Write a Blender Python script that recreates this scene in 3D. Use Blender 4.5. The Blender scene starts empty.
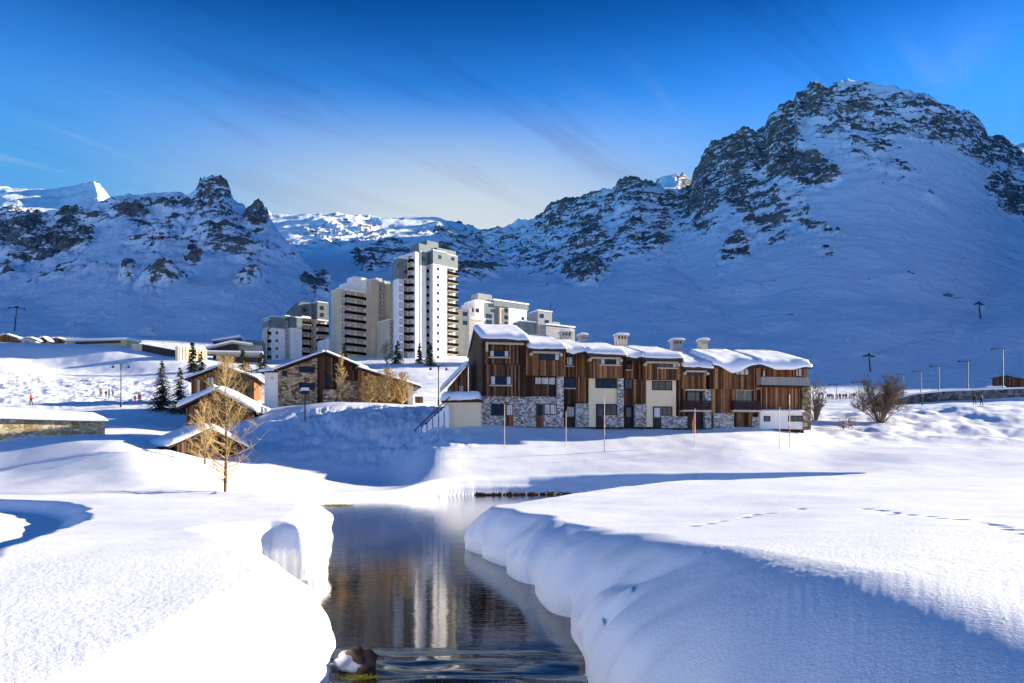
import bpy, math, random
import numpy as np
from mathutils import Vector, Matrix
random.seed(7); rng = np.random.RandomState(5)
sc = bpy.context.scene
COL = sc.collection
R = math.radians

# ---------------------------------------------------------------- camera
F, HY, CZ = 796.0, 463.0, 2.4          # focal length in pixels, horizon row, eye height above the water
cam = bpy.data.cameras.new('camera'); cam_o = bpy.data.objects.new('camera', cam); COL.objects.link(cam_o)
cam_o.location = (0, 0, CZ); cam_o.rotation_euler = (R(90), 0, 0)
cam.sensor_width = 36; cam.lens = F/1024*36
cam.shift_y = (HY-341.5)/1024
cam.clip_start = 0.1; cam.clip_end = 20000
sc.camera = cam_o

# ---------------------------------------------------------------- sun and sky
SEL, SPHI = 14.5, 20.0                  # elevation; angle behind the +X axis
SD = Vector((math.cos(R(SPHI))*math.cos(R(SEL)), math.sin(R(SPHI))*math.cos(R(SEL)), math.sin(R(SEL))))
sl = bpy.data.lights.new('sun', 'SUN'); sl.energy = 5.0; sl.angle = R(0.5); sl.color = (1.0, 0.90, 0.76)
so = bpy.data.objects.new('sun', sl); COL.objects.link(so); so.rotation_euler = SD.to_track_quat('Z', 'Y').to_euler()
so.location = (0, 0, 200)
W = bpy.data.worlds.new('World'); sc.world = W; W.use_nodes = True
nt = W.node_tree; nt.nodes.clear()
def N(t, **k):
    n = nt.nodes.new(t)
    for a, b in k.items(): setattr(n, a, b)
    return n
def L(a, b): nt.links.new(a, b)
sky = N('ShaderNodeTexSky', sky_type='NISHITA', sun_disc=False, sun_elevation=R(SEL), sun_rotation=R(90-SPHI), altitude=2000.0, air_density=1.0, dust_density=0.25, ozone_density=2.5)
hs = N('ShaderNodeHueSaturation'); hs.inputs['Saturation'].default_value = 1.28; hs.inputs['Hue'].default_value = 0.508
tint = N('ShaderNodeMix', data_type='RGBA', blend_type='MULTIPLY'); tint.inputs[0].default_value = 1
tint.inputs[7].default_value = (0.20, 0.95, 1.36, 1)
L(sky.outputs[0], hs.inputs['Color']); L(hs.outputs[0], tint.inputs[6])
tc = N('ShaderNodeTexCoord'); sep = N('ShaderNodeSeparateXYZ'); L(tc.outputs['Generated'], sep.inputs[0])
dk = N('ShaderNodeMapRange'); dk.inputs[1].default_value = 0.34; dk.inputs[2].default_value = 0.55; dk.inputs[3].default_value = 1.0; dk.inputs[4].default_value = 0.31; dk.interpolation_type = 'SMOOTHSTEP'
L(sep.outputs[2], dk.inputs[0]); dkv = N('ShaderNodeVectorMath', operation='SCALE'); L(tint.outputs[2], dkv.inputs[0]); L(dk.outputs[0], dkv.inputs['Scale'])
# thin streaky cloud veils, spread over a plane high above
dz = N('ShaderNodeMath', operation='MAXIMUM'); L(sep.outputs[2], dz.inputs[0]); dz.inputs[1].default_value = 0.06
dx = N('ShaderNodeMath', operation='DIVIDE'); L(sep.outputs[0], dx.inputs[0]); L(dz.outputs[0], dx.inputs[1])
dy = N('ShaderNodeMath', operation='DIVIDE'); L(sep.outputs[1], dy.inputs[0]); L(dz.outputs[0], dy.inputs[1])
cv = N('ShaderNodeCombineXYZ'); L(dx.outputs[0], cv.inputs[0]); L(dy.outputs[0], cv.inputs[1])
vr = N('ShaderNodeVectorRotate', rotation_type='Z_AXIS'); L(cv.outputs[0], vr.inputs[0]); vr.inputs['Angle'].default_value = R(-54)
mp = N('ShaderNodeMapping'); mp.inputs['Scale'].default_value = (0.30, 1.5, 1); mp.inputs['Location'].default_value = (0.9, 0.35, 0); L(vr.outputs[0], mp.inputs[0])
cn = N('ShaderNodeTexNoise'); cn.inputs['Scale'].default_value = 2.0; cn.inputs['Detail'].default_value = 8; cn.inputs['Roughness'].default_value = 0.56; cn.inputs['Distortion'].default_value = 0.7
L(mp.outputs[0], cn.inputs[0])
def rng_(src, a, b, c, d):
    m = N('ShaderNodeMapRange', interpolation_type='SMOOTHSTEP'); m.inputs[1].default_value = a; m.inputs[2].default_value = b; m.inputs[3].default_value = c; m.inputs[4].default_value = d; L(src, m.inputs[0]); return m
def mul_(a, b):
    m = N('ShaderNodeMath', operation='MULTIPLY'); L(a, m.inputs[0])
    if isinstance(b, (int, float)): m.inputs[1].default_value = b
    else: L(b, m.inputs[1])
    return m
# pale air low over the ranges, strongest over the head of the valley
ax = N('ShaderNodeMath', operation='ADD'); L(sep.outputs[0], ax.inputs[0]); ax.inputs[1].default_value = 0.06
ab = N('ShaderNodeMath', operation='ABSOLUTE'); L(ax.outputs[0], ab.inputs[0])
az = rng_(ab.outputs[0], 0.46, 0.0, 0.0, 1.0); yp = rng_(sep.outputs[1], 0.0, 0.5, 0, 1)
cy = rng_(sep.outputs[2], 0.50, 0.26, 0.0, 0.85); cyf = mul_(cy.outputs[0], yp.outputs[0])
cym = N('ShaderNodeMix', data_type='RGBA'); cym.inputs[7].default_value = (0.44, 1.5, 2.7, 1); L(cyf.outputs[0], cym.inputs[0]); L(dkv.outputs[0], cym.inputs[6])
hz = rng_(sep.outputs[2], 0.43, 0.285, 0, 1); m1 = mul_(hz.outputs[0], az.outputs[0]); m2 = mul_(m1.outputs[0], yp.outputs[0])
glow = N('ShaderNodeMix', data_type='RGBA'); glow.inputs[7].default_value = (2.35, 2.66, 2.88, 1); L(m2.outputs[0], glow.inputs[0]); L(cym.outputs[2], glow.inputs[6])
# thin dark streaks and paler wisps
st = rng_(cn.outputs[0], 0.50, 0.72, 0, 0.62); hi = rng_(sep.outputs[2], 0.27, 0.38, 0.15, 1.0); stf = mul_(st.outputs[0], hi.outputs[0])
dkm = N('ShaderNodeMix', data_type='RGBA', blend_type='MULTIPLY'); dkm.inputs[7].default_value = (0.70, 0.60, 0.66, 1); L(stf.outputs[0], dkm.inputs[0]); L(glow.outputs[2], dkm.inputs[6])
li = rng_(cn.outputs[0], 0.46, 0.25, 0, 0.30); lh = rng_(sep.outputs[2], 0.47, 0.34, 0.0, 1.0); lif = mul_(li.outputs[0], lh.outputs[0])
lim = N('ShaderNodeMix', data_type='RGBA'); lim.inputs[7].default_value = (1.6, 2.1, 2.7, 1); L(lif.outputs[0], lim.inputs[0]); L(dkm.outputs[2], lim.inputs[6]); clm = lim
bg = N('ShaderNodeBackground'); bg.inputs[1].default_value = 0.093; L(lim.outputs[2], bg.inputs[0])
wo = N('ShaderNodeOutputWorld'); L(bg.outputs[0], wo.inputs[0])
sc.view_settings.view_transform = 'Standard'; sc.view_settings.look = 'None'
sc.view_settings.exposure = 1.55; sc.view_settings.gamma = 1.0; sc.view_settings.use_curve_mapping = False

# ---------------------------------------------------------------- helpers
def ss(a, b, x):
    t = np.clip((x-a)/(b-a), 0, 1); return t*t*(3-2*t)
_P = np.random.RandomState(11).permutation(256); _P = np.concatenate([_P, _P, _P])
_G = np.random.RandomState(12).normal(size=(256, 3)); _G /= np.linalg.norm(_G, axis=1)[:, None]
def perlin(x, y, z=0.0):
    x = np.asarray(x, float); y = np.asarray(y, float); z = np.zeros_like(x)+z
    xi = np.floor(x).astype(int); yi = np.floor(y).astype(int); zi = np.floor(z).astype(int)
    xf, yf, zf = x-xi, y-yi, z-zi
    u, v, w = [t*t*t*(t*(t*6-15)+10) for t in (xf, yf, zf)]
    xi &= 255; yi &= 255; zi &= 255
    out = 0
    for i in (0, 1):
        for j in (0, 1):
            for k in (0, 1):
                g = _G[_P[_P[_P[xi+i]+yi+j]+zi+k] & 255]
                n = g[..., 0]*(xf-i)+g[..., 1]*(yf-j)+g[..., 2]*(zf-k)
                out = out+n*(u if i else 1-u)*(v if j else 1-v)*(w if k else 1-w)
    return out*1.5
def fbm(x, y, z=0.0, o=4, lac=2.03, g=0.5):
    s = 0; a = 1
    for i in range(o):
        s = s+a*perlin(x, y, z); x = x*lac+17.3; y = y*lac+5.1; z = z*lac+3.7; a *= g
    return s
def ridged(x, y, z=0.0, o=5, g=0.55):
    s = 0; a = 1; t = 0
    for i in range(o):
        s = s+a*(1-np.abs(perlin(x, y, z))*2); t += a; x = x*2.07+11.3; y = y*2.07+7.1; z = z*2.07+1.7; a *= g
    return s/t

# ---------------------------------------------------------------- lie of the land
def zz(d, py): return CZ+(HY-py)*d/F
Zt = lambda v: ('z', v)
LAND = {
 0:   [(1, Zt(1.15)), (12, Zt(1.12)), (25, Zt(1.1)), (36, 492), (50, 468), (58, 479), (70, 444), (79, 436), (86, 430), (100, 412), (115, 404), (140, 393), (170, 380), (200, 367), (223, 360), (237, 342), (262, 341), (330, 347)],
 60:  [(1, Zt(1.15)), (12, Zt(1.12)), (25, Zt(1.1)), (36, 492), (50, 459), (58, 472), (70, 439), (79, 434), (86, 431), (100, 413), (115, 406), (140, 396), (170, 386), (200, 377), (223, 371), (237, 343.5), (262, 343), (330, 347)],
 130: [(1, Zt(1.15)), (12, Zt(1.12)), (25, Zt(1.1)), (36, 492), (50, 450), (58, 460), (70, 438), (79, 436), (86, 431), (100, 416), (115, 407), (140, 398), (170, 387), (200, 379), (221, 374), (237, 348), (262, 347), (330, 349)],
 200: [(1, Zt(1.15)), (12, Zt(1.12)), (25, Zt(1.1)), (36, 492), (50, 463), (58, 474), (70, 460), (79, 446), (86, 437), (100, 424), (115, 409), (140, 400), (170, 386), (200, 375), (221, 370), (237, 361), (262, 360), (330, 354)],
 265: [(1, Zt(1.12)), (12, Zt(1.1)), (25, Zt(1.1)), (36, 491), (50, 489), (58, 485), (64, 481), (70, 470), (79, 446), (86, 430), (100, 408), (115, 403), (140, 397), (170, 386), (200, 376), (235, 368), (262, 362), (330, 356)],
 330: [(1, Zt(1.12)), (12, Zt(1.1)), (25, Zt(1.1)), (36, Zt(0.8)), (50, Zt(0.45)), (58, 489), (64, 486), (71, 479), (79, 453), (87, 424), (96, 402), (104, 404), (115, 402), (140, 395), (170, 386), (200, 377), (235, 367), (262, 359), (330, 355)],
 428: [(1, Zt(1.2)), (12, Zt(1.1)), (25, Zt(1.05)), (36, Zt(1.0)), (50, Zt(1.0)), (58, Zt(1.2)), (63, 474), (68, 458), (73, 448), (79, 438), (86, 421), (94, 407), (104, 407), (115, 405), (140, 396), (170, 388), (200, 377), (235, 368), (262, 359), (330, 354)],
 396: [(1, Zt(1.2)), (12, Zt(1.1)), (25, Zt(1.05)), (36, Zt(1.0)), (50, Zt(0.5)), (58, Zt(0.5)), (64, 486), (71, 479), (80, 450), (88, 418), (95, 405), (104, 406), (115, 404), (140, 396), (170, 388), (200, 377), (235, 368), (262, 359), (330, 354)],
 480: [(1, Zt(1.3)), (12, Zt(1.15)), (25, Zt(1.1)), (36, Zt(1.2)), (50, Zt(1.2)), (58, Zt(1.3)), (63, 476), (70, 459), (76, 444), (84, 424), (94, 414), (104, 410), (115, 406), (140, 398), (170, 388), (200, 378), (235, 368), (262, 360), (330, 354)],
 560: [(1, Zt(1.5)), (6, Zt(1.5)), (12, Zt(1.25)), (16, Zt(1.1)), (25, Zt(1.2)), (36, Zt(1.3)), (50, Zt(1.4)), (58, Zt(1.35)), (63, 477), (70, 462), (77, 446), (86, 426), (96, 418), (115, 408), (140, 400), (200, 388), (262, 382), (330, 376)],
 640: [(1, Zt(1.55)), (6, Zt(1.55)), (12, Zt(1.3)), (16, Zt(1.15)), (25, Zt(1.25)), (36, Zt(1.35)), (50, Zt(1.4)), (58, Zt(1.35)), (63, 474), (70, 460), (77, 446), (87, 427), (96, 420), (115, 410), (140, 402), (200, 393), (262, 390), (330, 386)],
 740: [(1, Zt(1.6)), (6, Zt(1.6)), (12, Zt(1.35)), (16, Zt(1.25)), (25, Zt(1.3)), (36, Zt(1.4)), (50, Zt(1.4)), (58, Zt(1.3)), (63, 472), (70, 456), (77, 444), (90, 427), (98, 420), (115, 412), (140, 404), (200, 399), (262, 396), (330, 393)],
 830: [(1, Zt(1.6)), (6, Zt(1.6)), (12, Zt(1.4)), (16, Zt(1.35)), (25, Zt(1.4)), (36, Zt(1.45)), (50, 478), (58, 474), (66, 467), (72, 457), (80, 448), (90, 440), (98, 431), (106, 424), (115, 417), (140, 407), (170, 403), (200, 401), (262, 399), (330, 397)],
 930: [(1, Zt(1.6)), (6, Zt(1.6)), (12, Zt(1.45)), (16, Zt(1.4)), (25, Zt(1.45)), (36, Zt(1.5)), (50, 478), (58, 470), (66, 462), (72, 451), (79, 448), (84, 449), (92, 436), (98, 437), (106, 422), (118, 409), (135, 405), (149, 403), (152, 392), (170, 392), (200, 394), (262, 396), (330, 396)],
 1024:[(1, Zt(1.6)), (6, Zt(1.6)), (12, Zt(1.45)), (16, Zt(1.4)), (25, Zt(1.45)), (36, Zt(1.5)), (50, 476), (58, 468), (66, 460), (72, 450), (79, 446), (84, 449), (92, 432), (98, 434), (106, 418), (118, 408), (135, 404), (149, 402), (152, 389), (170, 389), (200, 392), (262, 396), (330, 396)],
}
LAND[-400] = LAND[0]; LAND[1500] = LAND[1024]
_pk = sorted(LAND); LD0, LD1, NLD = math.log(1.0), math.log(330.0), 700
_ld = np.linspace(LD0, LD1, NLD); _T = []
for p in _pk:
    ds = [math.log(a[0]) for a in LAND[p]]; zs = [a[1][1] if isinstance(a[1], tuple) else zz(a[0], a[1]) for a in LAND[p]]
    _T.append(np.interp(_ld, ds, zs))
_T = np.array(_T); PX0, PX1, NPX = -400, 1500, 381
_pg = np.linspace(PX0, PX1, NPX)
_TT = np.array([np.interp(_pg, _pk, _T[:, j]) for j in range(NLD)]).T        # [px, ld]
def blur(A, n, ax):
    for _ in range(n):
        B = np.concatenate([A.take([0], ax), A, A.take([-1], ax)], ax)
        A = (B.take(range(0, A.shape[ax]), ax)+2*A+B.take(range(2, A.shape[ax]+2), ax))/4
    return A
_TT = blur(blur(_TT, 10, 1), 14, 0)
def table(px, d):
    i = (np.clip(px, PX0, PX1-1e-3)-PX0)/(PX1-PX0)*(NPX-1); j = (np.log(np.clip(d, 1.001, 329.9))-LD0)/(LD1-LD0)*(NLD-1)
    i0 = i.astype(int); j0 = j.astype(int); a = i-i0; b = j-j0; i1 = np.minimum(i0+1, NPX-1); j1 = np.minimum(j0+1, NLD-1)
    return (_TT[i0, j0]*(1-b)+_TT[i0, j1]*b)*(1-a)+(_TT[i1, j0]*(1-b)+_TT[i1, j1]*b)*a

# the stream's outline at water level
SH = [(1.2, -30), (0.9, 0), (0.85, 6), (0.82, 8.7), (0.92, 9.9), (0.80, 11.2), (0.95, 12.0), (1.0, 12.3), (0.62, 12.7), (0.48, 13.8), (0.42, 15.0), (0.50, 15.7), (0.15, 16.0), (-0.15, 17.4), (-0.05, 18.4), (-0.30, 18.7), (-0.78, 20.2), (-0.70, 20.9), (-1.0, 21.2), (-1.38, 22.6), (-1.25, 24.2), (0.2, 26.6), (2.6, 33), (9.0, 46.5), (17, 52.5), (24, 55),
      (25, 59.5), (14, 61.5), (3.7, 61.8), (-2.4, 60), (-6, 57.9), (-7.7, 54.8), (-12, 51.6), (-16, 46), (-14.5, 39), (-9.8, 34.6), (-7.0, 31.3), (-5.7, 24), (-3.98, 17.0), (-4.15, 16.2), (-5.1, 16.5), (-5.5, 15.8), (-5.1, 14.9), (-4.15, 13.6), (-3.2, 12), (-2.56, 10.5), (-1.9, 8.7), (-1.75, 3), (-2.2, -30)]
def chaikin(P, n):
    for _ in range(n):
        Q = []
        for a, b in zip(P, P[1:]+P[:1]):
            Q += [(a[0]*.75+b[0]*.25, a[1]*.75+b[1]*.25), (a[0]*.25+b[0]*.75, a[1]*.25+b[1]*.75)]
        P = Q
    return P
SHP = np.array(chaikin(SH, 2))
def sdf(x, y):
    x = np.asarray(x, float).ravel(); y = np.asarray(y, float).ravel()
    A = SHP; B = np.roll(SHP, -1, 0)
    best = np.full(x.shape, 1e9); ins = np.zeros(x.shape, bool)
    for a, b in zip(A, B):
        dx, dy = b-a; l2 = dx*dx+dy*dy+1e-12
        t = np.clip(((x-a[0])*dx+(y-a[1])*dy)/l2, 0, 1)
        best = np.minimum(best, (x-a[0]-t*dx)**2+(y-a[1]-t*dy)**2)
        if abs(dy) > 1e-9:
            c = (a[1] > y) != (b[1] > y); ins ^= c & (x < (dx)*(y-a[1])/dy+a[0])
    s = np.sqrt(best); return np.where(ins, -s, s)

# footprints on the right bank
FP = []
_pp = [(690, 517), (745, 509), (807, 503), (877, 507), (925, 515), (963, 520), (1000, 528), (1045, 541)]
_w = [((p-512)*(CZ-1.44)/(q-HY), F*(CZ-1.44)/(q-HY)) for p, q in _pp]
for (a, b), k in zip(zip(_w, _w[1:]), range(99)):
    n = int(math.hypot(b[0]-a[0], b[1]-a[1])/0.34)
    for i in range(n):
        t = i/n
        if math.sin(k*2.1+i*.55)+random.gauss(0, .5) < -.35: continue
        FP.append((a[0]+(b[0]-a[0])*t+random.gauss(0, .07), a[1]+(b[1]-a[1])*t+random.gauss(0, .10), random.uniform(.06, .09), random.uniform(.07, .15)*(0.5 if k < 2 else 1)))

# skylines (px, py) of the ridges and how far off each crest stands
RIDGES = {
 'left': dict(sky=[(-900, 330), (-500, 240), (-200, 205), (0, 217), (40, 213), (75, 206), (110, 199), (130, 197), (160, 196), (188, 193), (193, 192), (198, 188), (206, 184), (213, 180), (221, 180), (227, 186), (231, 193), (234, 199), (241, 203), (253, 203), (263, 207), (270, 216), (285, 238), (300, 256), (315, 275), (335, 300), (370, 345), (420, 380), (2000, 400)], D=[(0, 1400), (220, 1250), (300, 1000), (400, 700)], e=1.7, mix=.55),
 'far': dict(sky=[(-900, 330), (-60, 196), (0, 189), (25, 191), (60, 191), (80, 187), (97, 183), (104, 190), (112, 198), (130, 206), (240, 216), (270, 214), (300, 213), (330, 214), (370, 218), (405, 216), (440, 216), (455, 220), (480, 229), (500, 232), (600, 215), (655, 184), (664, 177), (676, 175), (690, 184), (800, 200), (980, 170), (1000, 152), (1012, 147), (1030, 146), (1080, 180), (1300, 300), (1600, 400), (2000, 420)], D=[(0, 3000), (600, 2700), (660, 3200), (1000, 3300)], e=1.5, mix=.6),
 'right': dict(sky=[(-900, 460), (300, 400), (400, 290), (440, 262), (460, 243), (490, 231), (520, 223), (545, 214), (551, 206), (560, 201), (590, 196), (600, 192), (614, 189), (620, 181), (640, 178), (655, 181), (664, 187), (680, 191), (690, 188), (696, 172), (703, 160), (712, 150), (730, 138), (745, 132), (765, 133), (770, 118), (780, 109), (794, 107), (797, 95), (803, 98), (815, 90), (828, 92), (836, 85), (860, 83), (900, 88), (930, 97), (960, 112), (976, 121), (990, 137), (1010, 150), (1024, 156), (1070, 150), (1140, 75), (1250, 5), (1400, 0), (1500, 30), (1600, 90), (1750, 290), (2000, 440)], D=[(400, 2300), (520, 2150), (690, 1850), (870, 1800), (1024, 1700), (1250, 1300), (1500, 1020), (1700, 900)], e=1.9, mix=.45),  # right of the frame the crest is invented, raised to keep the slopes in shade
}
def mountains(px, d):
    """height and the index of the ridge that shows, for depth d >= 330"""
    z0 = table(px, np.full_like(d, 329.0)); zs = []
    for k in ('left', 'far', 'right'):
        r = RIDGES[k]; px_ = px; px = px+(fbm(px*d/60000, d/120, 4.4, 3)*7*ss(1500, 2300, d) if k == 'far' else 0)
        Dc = np.interp(px, *zip(*r['D'])); sk = np.interp(px, *zip(*r['sky'])); t = (d-329.0)/(Dc-329.0)
        if '_s' not in r:
            g = np.arange(-900, 2001, 2.0); gy = np.interp(g, *zip(*r['sky'])); kk = np.exp(-(np.arange(-40, 41)/16.0)**2); kk /= kk.sum(); r['_s'] = (g, np.convolve(np.pad(gy, 40, 'edge'), kk, 'valid'))
        w = ss(.55, .97, t); sk = sk*w+np.interp(px, *r['_s'])*(1-w)
        zc = CZ+(HY-sk)*Dc/F; zc = np.maximum(zc, 6)
        t = (d-329.0)/(Dc-329.0)
        tt = np.clip(t, 0, 1); mx = r['mix']+(.40*ss(1110, 1300, px) if k == 'right' else 0); s = mx*tt+(1-mx)*tt**r['e']  # out-of-frame right flank filled out to block more sun
        z = z0+(zc-z0)*s
        fo = 0.7-(1.2*ss(1110, 1180, px) if k == 'right' else 0); z = np.where(t > 1, zc-np.minimum(d-Dc, 1400)*fo-np.maximum(d-Dc-1400, 0)*.7, z)  # behind the unseen right crest the land climbs on, added to shade the summit
        zs.append(z); px = px_
    zs = np.array(zs); return zs.max(0), zs.argmax(0)
# where bare rock breaks through: px, py, half-width, half-height, strength, tilt
ROCK = [(15, 232, 40, 16, 1.0, 0), (60, 240, 30, 14, .9, -.1), (40, 250, 34, 9, 1.0, -.2), (120, 214, 28, 9, .55, -.2), (135, 217, 14, 9, .9, 0), (80, 222, 40, 6, .5, 0), (212, 189, 24, 11, .9, 0), (180, 208, 36, 8, .7, 0), (185, 232, 48, 26, .42, 0), (225, 225, 22, 24, .55, 0), (165, 281, 24, 9, .8, -.3), (128, 276, 8, 9, .8, 0), (192, 255, 10, 8, .8, 0), (255, 215, 14, 12, .9, .4), (240, 240, 16, 22, .45, 0), (250, 282, 14, 6, .7, 0), (55, 270, 60, 8, .3, 0), (3, 268, 10, 5, .8, 0), (150, 245, 25, 16, .3, 0),
 (280, 252, 25, 12, .42, 0), (315, 290, 16, 16, .5, .6), (345, 235, 40, 14, .35, 0), (385, 256, 30, 14, .5, 0), (365, 262, 14, 8, .8, .4), (470, 250, 40, 16, .55, 0), (475, 270, 24, 14, .5, 0), (530, 250, 50, 20, .5, .0), (560, 215, 30, 14, .8, -.5), (590, 245, 30, 26, .7, .5), (583, 268, 20, 20, .75, .6), (632, 184, 24, 8, 1.1, 0), (610, 205, 50, 14, .6, 0), (645, 225, 36, 30, .6, .2), (670, 205, 30, 12, .6, 0), (340, 218, 60, 3, .2, 0), (450, 228, 30, 7, .4, 0), (512, 232, 30, 6, .5, -.2),
 (700, 185, 22, 36, .95, .2), (720, 165, 26, 24, .9, 0), (745, 148, 30, 18, .95, 0), (790, 168, 46, 16, 1.15, .15), (775, 140, 26, 18, .9, 0), (800, 110, 22, 14, 1.0, .2), (838, 105, 40, 16, .8, .1), (870, 118, 44, 26, .62, .4), (850, 135, 50, 18, .5, .3), (925, 118, 50, 18, .68, .45), (970, 138, 40, 16, .75, .6), (1005, 155, 30, 10, .8, .5), (760, 205, 30, 22, .85, .5), (745, 195, 20, 20, .9, .3), (735, 250, 14, 18, .7, .8), (795, 205, 20, 10, .6, .5), (825, 232, 22, 7, .5, .3), (770, 230, 20, 10, .5, .3), (1010, 192, 24, 17, 1.0, .6), (1040, 205, 30, 20, .9, .5), (860, 150, 60, 16, .42, .5), (690, 225, 30, 16, .5, .2), (890, 180, 60, 12, .16, .3), (822, 255, 14, 5, .45, .1), (148, 327, 7, 3, .35, 0)]
def rockness(px, py):
    s = np.full_like(px, -0.05)
    for cx, cy, rx, ry, w, a in ROCK:
        x = px-cx; y = py-cy; c, t = math.cos(a), math.sin(a)
        q = ((x*c+y*t)/rx)**2+((-x*t+y*c)/ry)**2
        s = np.maximum(s, w*np.clip(1.35-0.75*q, -0.1, 1.0))
    return s

def land(x, y, banks=True, detail=True):
    """world height of the terrain; returns z, ridge index (-1 = ground), rock amount, new x, new y"""
    x = np.asarray(x, float); y = np.asarray(y, float)
    r = np.hypot(x, y); d = np.maximum(y, r*0.5); px = 512+F*x/np.maximum(d, 1e-3)
    px = np.clip(px, -900, 2000)
    z = table(px, d); idx = np.full(z.shape, -1); rock = np.zeros_like(z)
    far = d > 329.0
    if far.any():
        mz, mi = mountains(px[far], d[far]); z[far] = mz; idx[far] = mi
    X, Y = x.copy(), y.copy()
    py = HY-(z-CZ)*F/np.maximum(d, 1e-3)
    near = ~far & (r < 95)
    if near.any():
        xn, yn, zn, dn, pn = x[near], y[near], z[near], d[near], px[near]
        zn = zn+fbm(xn/9, yn/9, 1.3, 3)*0.10*ss(3, 20, dn)+fbm(xn/1.8, yn/1.8, 4.1, 3)*0.012+perlin(xn/30, yn/30)*.35*ss(40, 90, dn)
        # track ditch on the left bank
        q = (np.interp(yn, [6, 11.2, 15.5, 19.9, 24, 27, 29.5, 33], [-4.2, -7.2, -8.7, -10.4, -12.7, -15.2, -19, -30])-xn)*.9+perlin(xn/1.5, yn/1.5, 8.0)*.2
        zn = zn-(0.42*ss(0, .9, q)-.25*ss(1.2, 4.0, q))*ss(7, 9.5, yn)
        q2 = (yn-35.3-perlin(xn/9, xn*0)*.8)/0.5; zn = zn-np.where((pn < 215), .10*np.exp(-q2*q2), 0)
        if banks:
            m = (r[near] < 70); s = np.full(xn.shape, 9.0)
            s[m] = sdf(xn[m], yn[m])
            lob = ss(34, 28, yn)*(0.34*np.abs(np.sin(xn*1.15+yn*0.50+perlin(xn/2, yn/2, 3.)*1.3))+perlin(xn/1.1, yn/1.1, 2.2)*.14+np.where(xn < -2, perlin(xn/.45, yn/.45, 7.2)*.16, 0))+ss(30, 40, yn)*perlin(xn/5, yn/5, 2.2)*.5
            right = (xn > -1.4) & (yn < 30)
            w = np.where(right, 1.0+.55*ss(17, 10, yn)+.25*ss(12, 5, yn), 0.9)
            s2 = s+lob*np.where(right & (yn > 9), .8, .35)*ss(0, .5, s)-.12*ss(0, .3, s)
            t = np.clip(s2/w, 0, 1)
            p = np.where(right, 1.75, 2.4)
            h = (1-(1-t)**p)**(1/p)
            h = np.maximum(h, 0.0)
            zn2 = np.where(s > 0, zn*h+0.02, -0.05-0.7*ss(0, 1.2, -s))
            wide = ss(w, w+3.0, s2)
            zn2 = zn2+(perlin(xn/.05, yn/.05, 1.)*.003+perlin(xn/.11, yn/.11, 2.)*.002)*ss(14, 9, dn)*ss(.3, 1., s)
            # overhang: push the upper half of the bank out over the water
            b = m & (s > -.05) & (s < 2.0)
            if detail and b.any():
                e = .05
                gx = (sdf(xn[b]+e, yn[b])-s[b])/e; gy = (sdf(xn[b], yn[b]+e)-s[b])/e
                hb = h[b]; am = 0.20*np.sin(np.pi*np.clip(hb*1.15, 0, 1))**1.2*(0.55+perlin(xn[b]/.8, yn[b]/.8, 6.)*.9)
                am = am*ss(0, .03, s[b])*ss(40, 32, yn[b])
                Xn = xn.copy(); Yn = yn.copy(); Xn[b] -= gx*am; Yn[b] -= gy*am
                X[near] = Xn; Y[near] = Yn
            zn = zn2
        if detail:
            f = (np.abs(xn-9) < 12) & (yn < 26) & (yn > 7)
            if f.any():
                dd = np.zeros(f.sum()); xf, yf = xn[f], yn[f]
                for a, b_, rr, dp in FP:
                    dd = np.maximum(dd, dp*np.exp(-(((xf-a)/(rr*1.5))**2+((yf-b_)/(rr*1.2))**2)**1.5))
                zf = zn[f]-dd; zn[f] = zf
            # churned snow on the mound below the chalets and round the huts
            k = ss(71, 80, dn)*ss(100, 90, dn)*ss(250, 300, pn)*ss(500, 450, pn)
            zn = zn+k*(fbm(xn/2.2, yn/2.2, 7.7, 5, g=.66)*.34)
            k = ss(72, 80, dn)*ss(60, 20, pn)
            zn = zn+k*(fbm(xn/1.0, yn/1.0, 2.7, 3, g=.6)*.45+.3)
        z[near] = zn
    mid = ~far & (r >= 60)
    if mid.any() and detail:
        xn, yn, dn, pn = x[mid], y[mid], d[mid], px[mid]
        a = ss(60, 100, dn)
        n = fbm(xn/14, yn/14, 2.2, 4)*.35*a+perlin(xn/40, yn/40, 1.)*.8*a*ss(320, 250, dn)
        k = ss(105, 125, dn)*ss(205, 180, dn)*ss(330, 200, pn)
        n = n+k*(fbm(xn/3.0, yn/3.0, 5.5, 4, g=.6)*.30)
        tr = np.abs(np.sin((yn+perlin(xn/18, yn/18, 9.)*22+xn*.25)/4.5)); n = n-k*.22*np.exp(-(tr/.13)**2)
        k = ss(85, 95, dn)*ss(135, 120, dn)*ss(780, 830, pn)
        n = n+k*(fbm(xn/4, yn/4, 5.5, 3, g=.5)*.35)
        z[mid] += n*ss(329, 300, dn)
    if far.any():
        xf, yf, zf, df, pf = x[far], y[far], z[far], d[far], px[far]
        pyf = HY-(zf-CZ)*F/df
        rk = rockness(pf, pyf)
        sc_ = np.where(idx[far] == 1, 1.6, 1.0)
        n1 = fbm(xf/(46*sc_), (yf*.5+zf*.8)/(30*sc_), zf/40, 5, g=.62)
        n2 = ridged(xf/90, yf/120, zf/150, 5)
        strata = fbm(xf/120, (zf-xf*.22)/13, 3.3, 3)
        m = rk*1.25+n1*.55+strata*.34-.60
        rock[far] = np.clip(m, -2, .42)
        ramp = ss(329, 520, df)
        steep = ss(-.15, .35, m)
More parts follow.
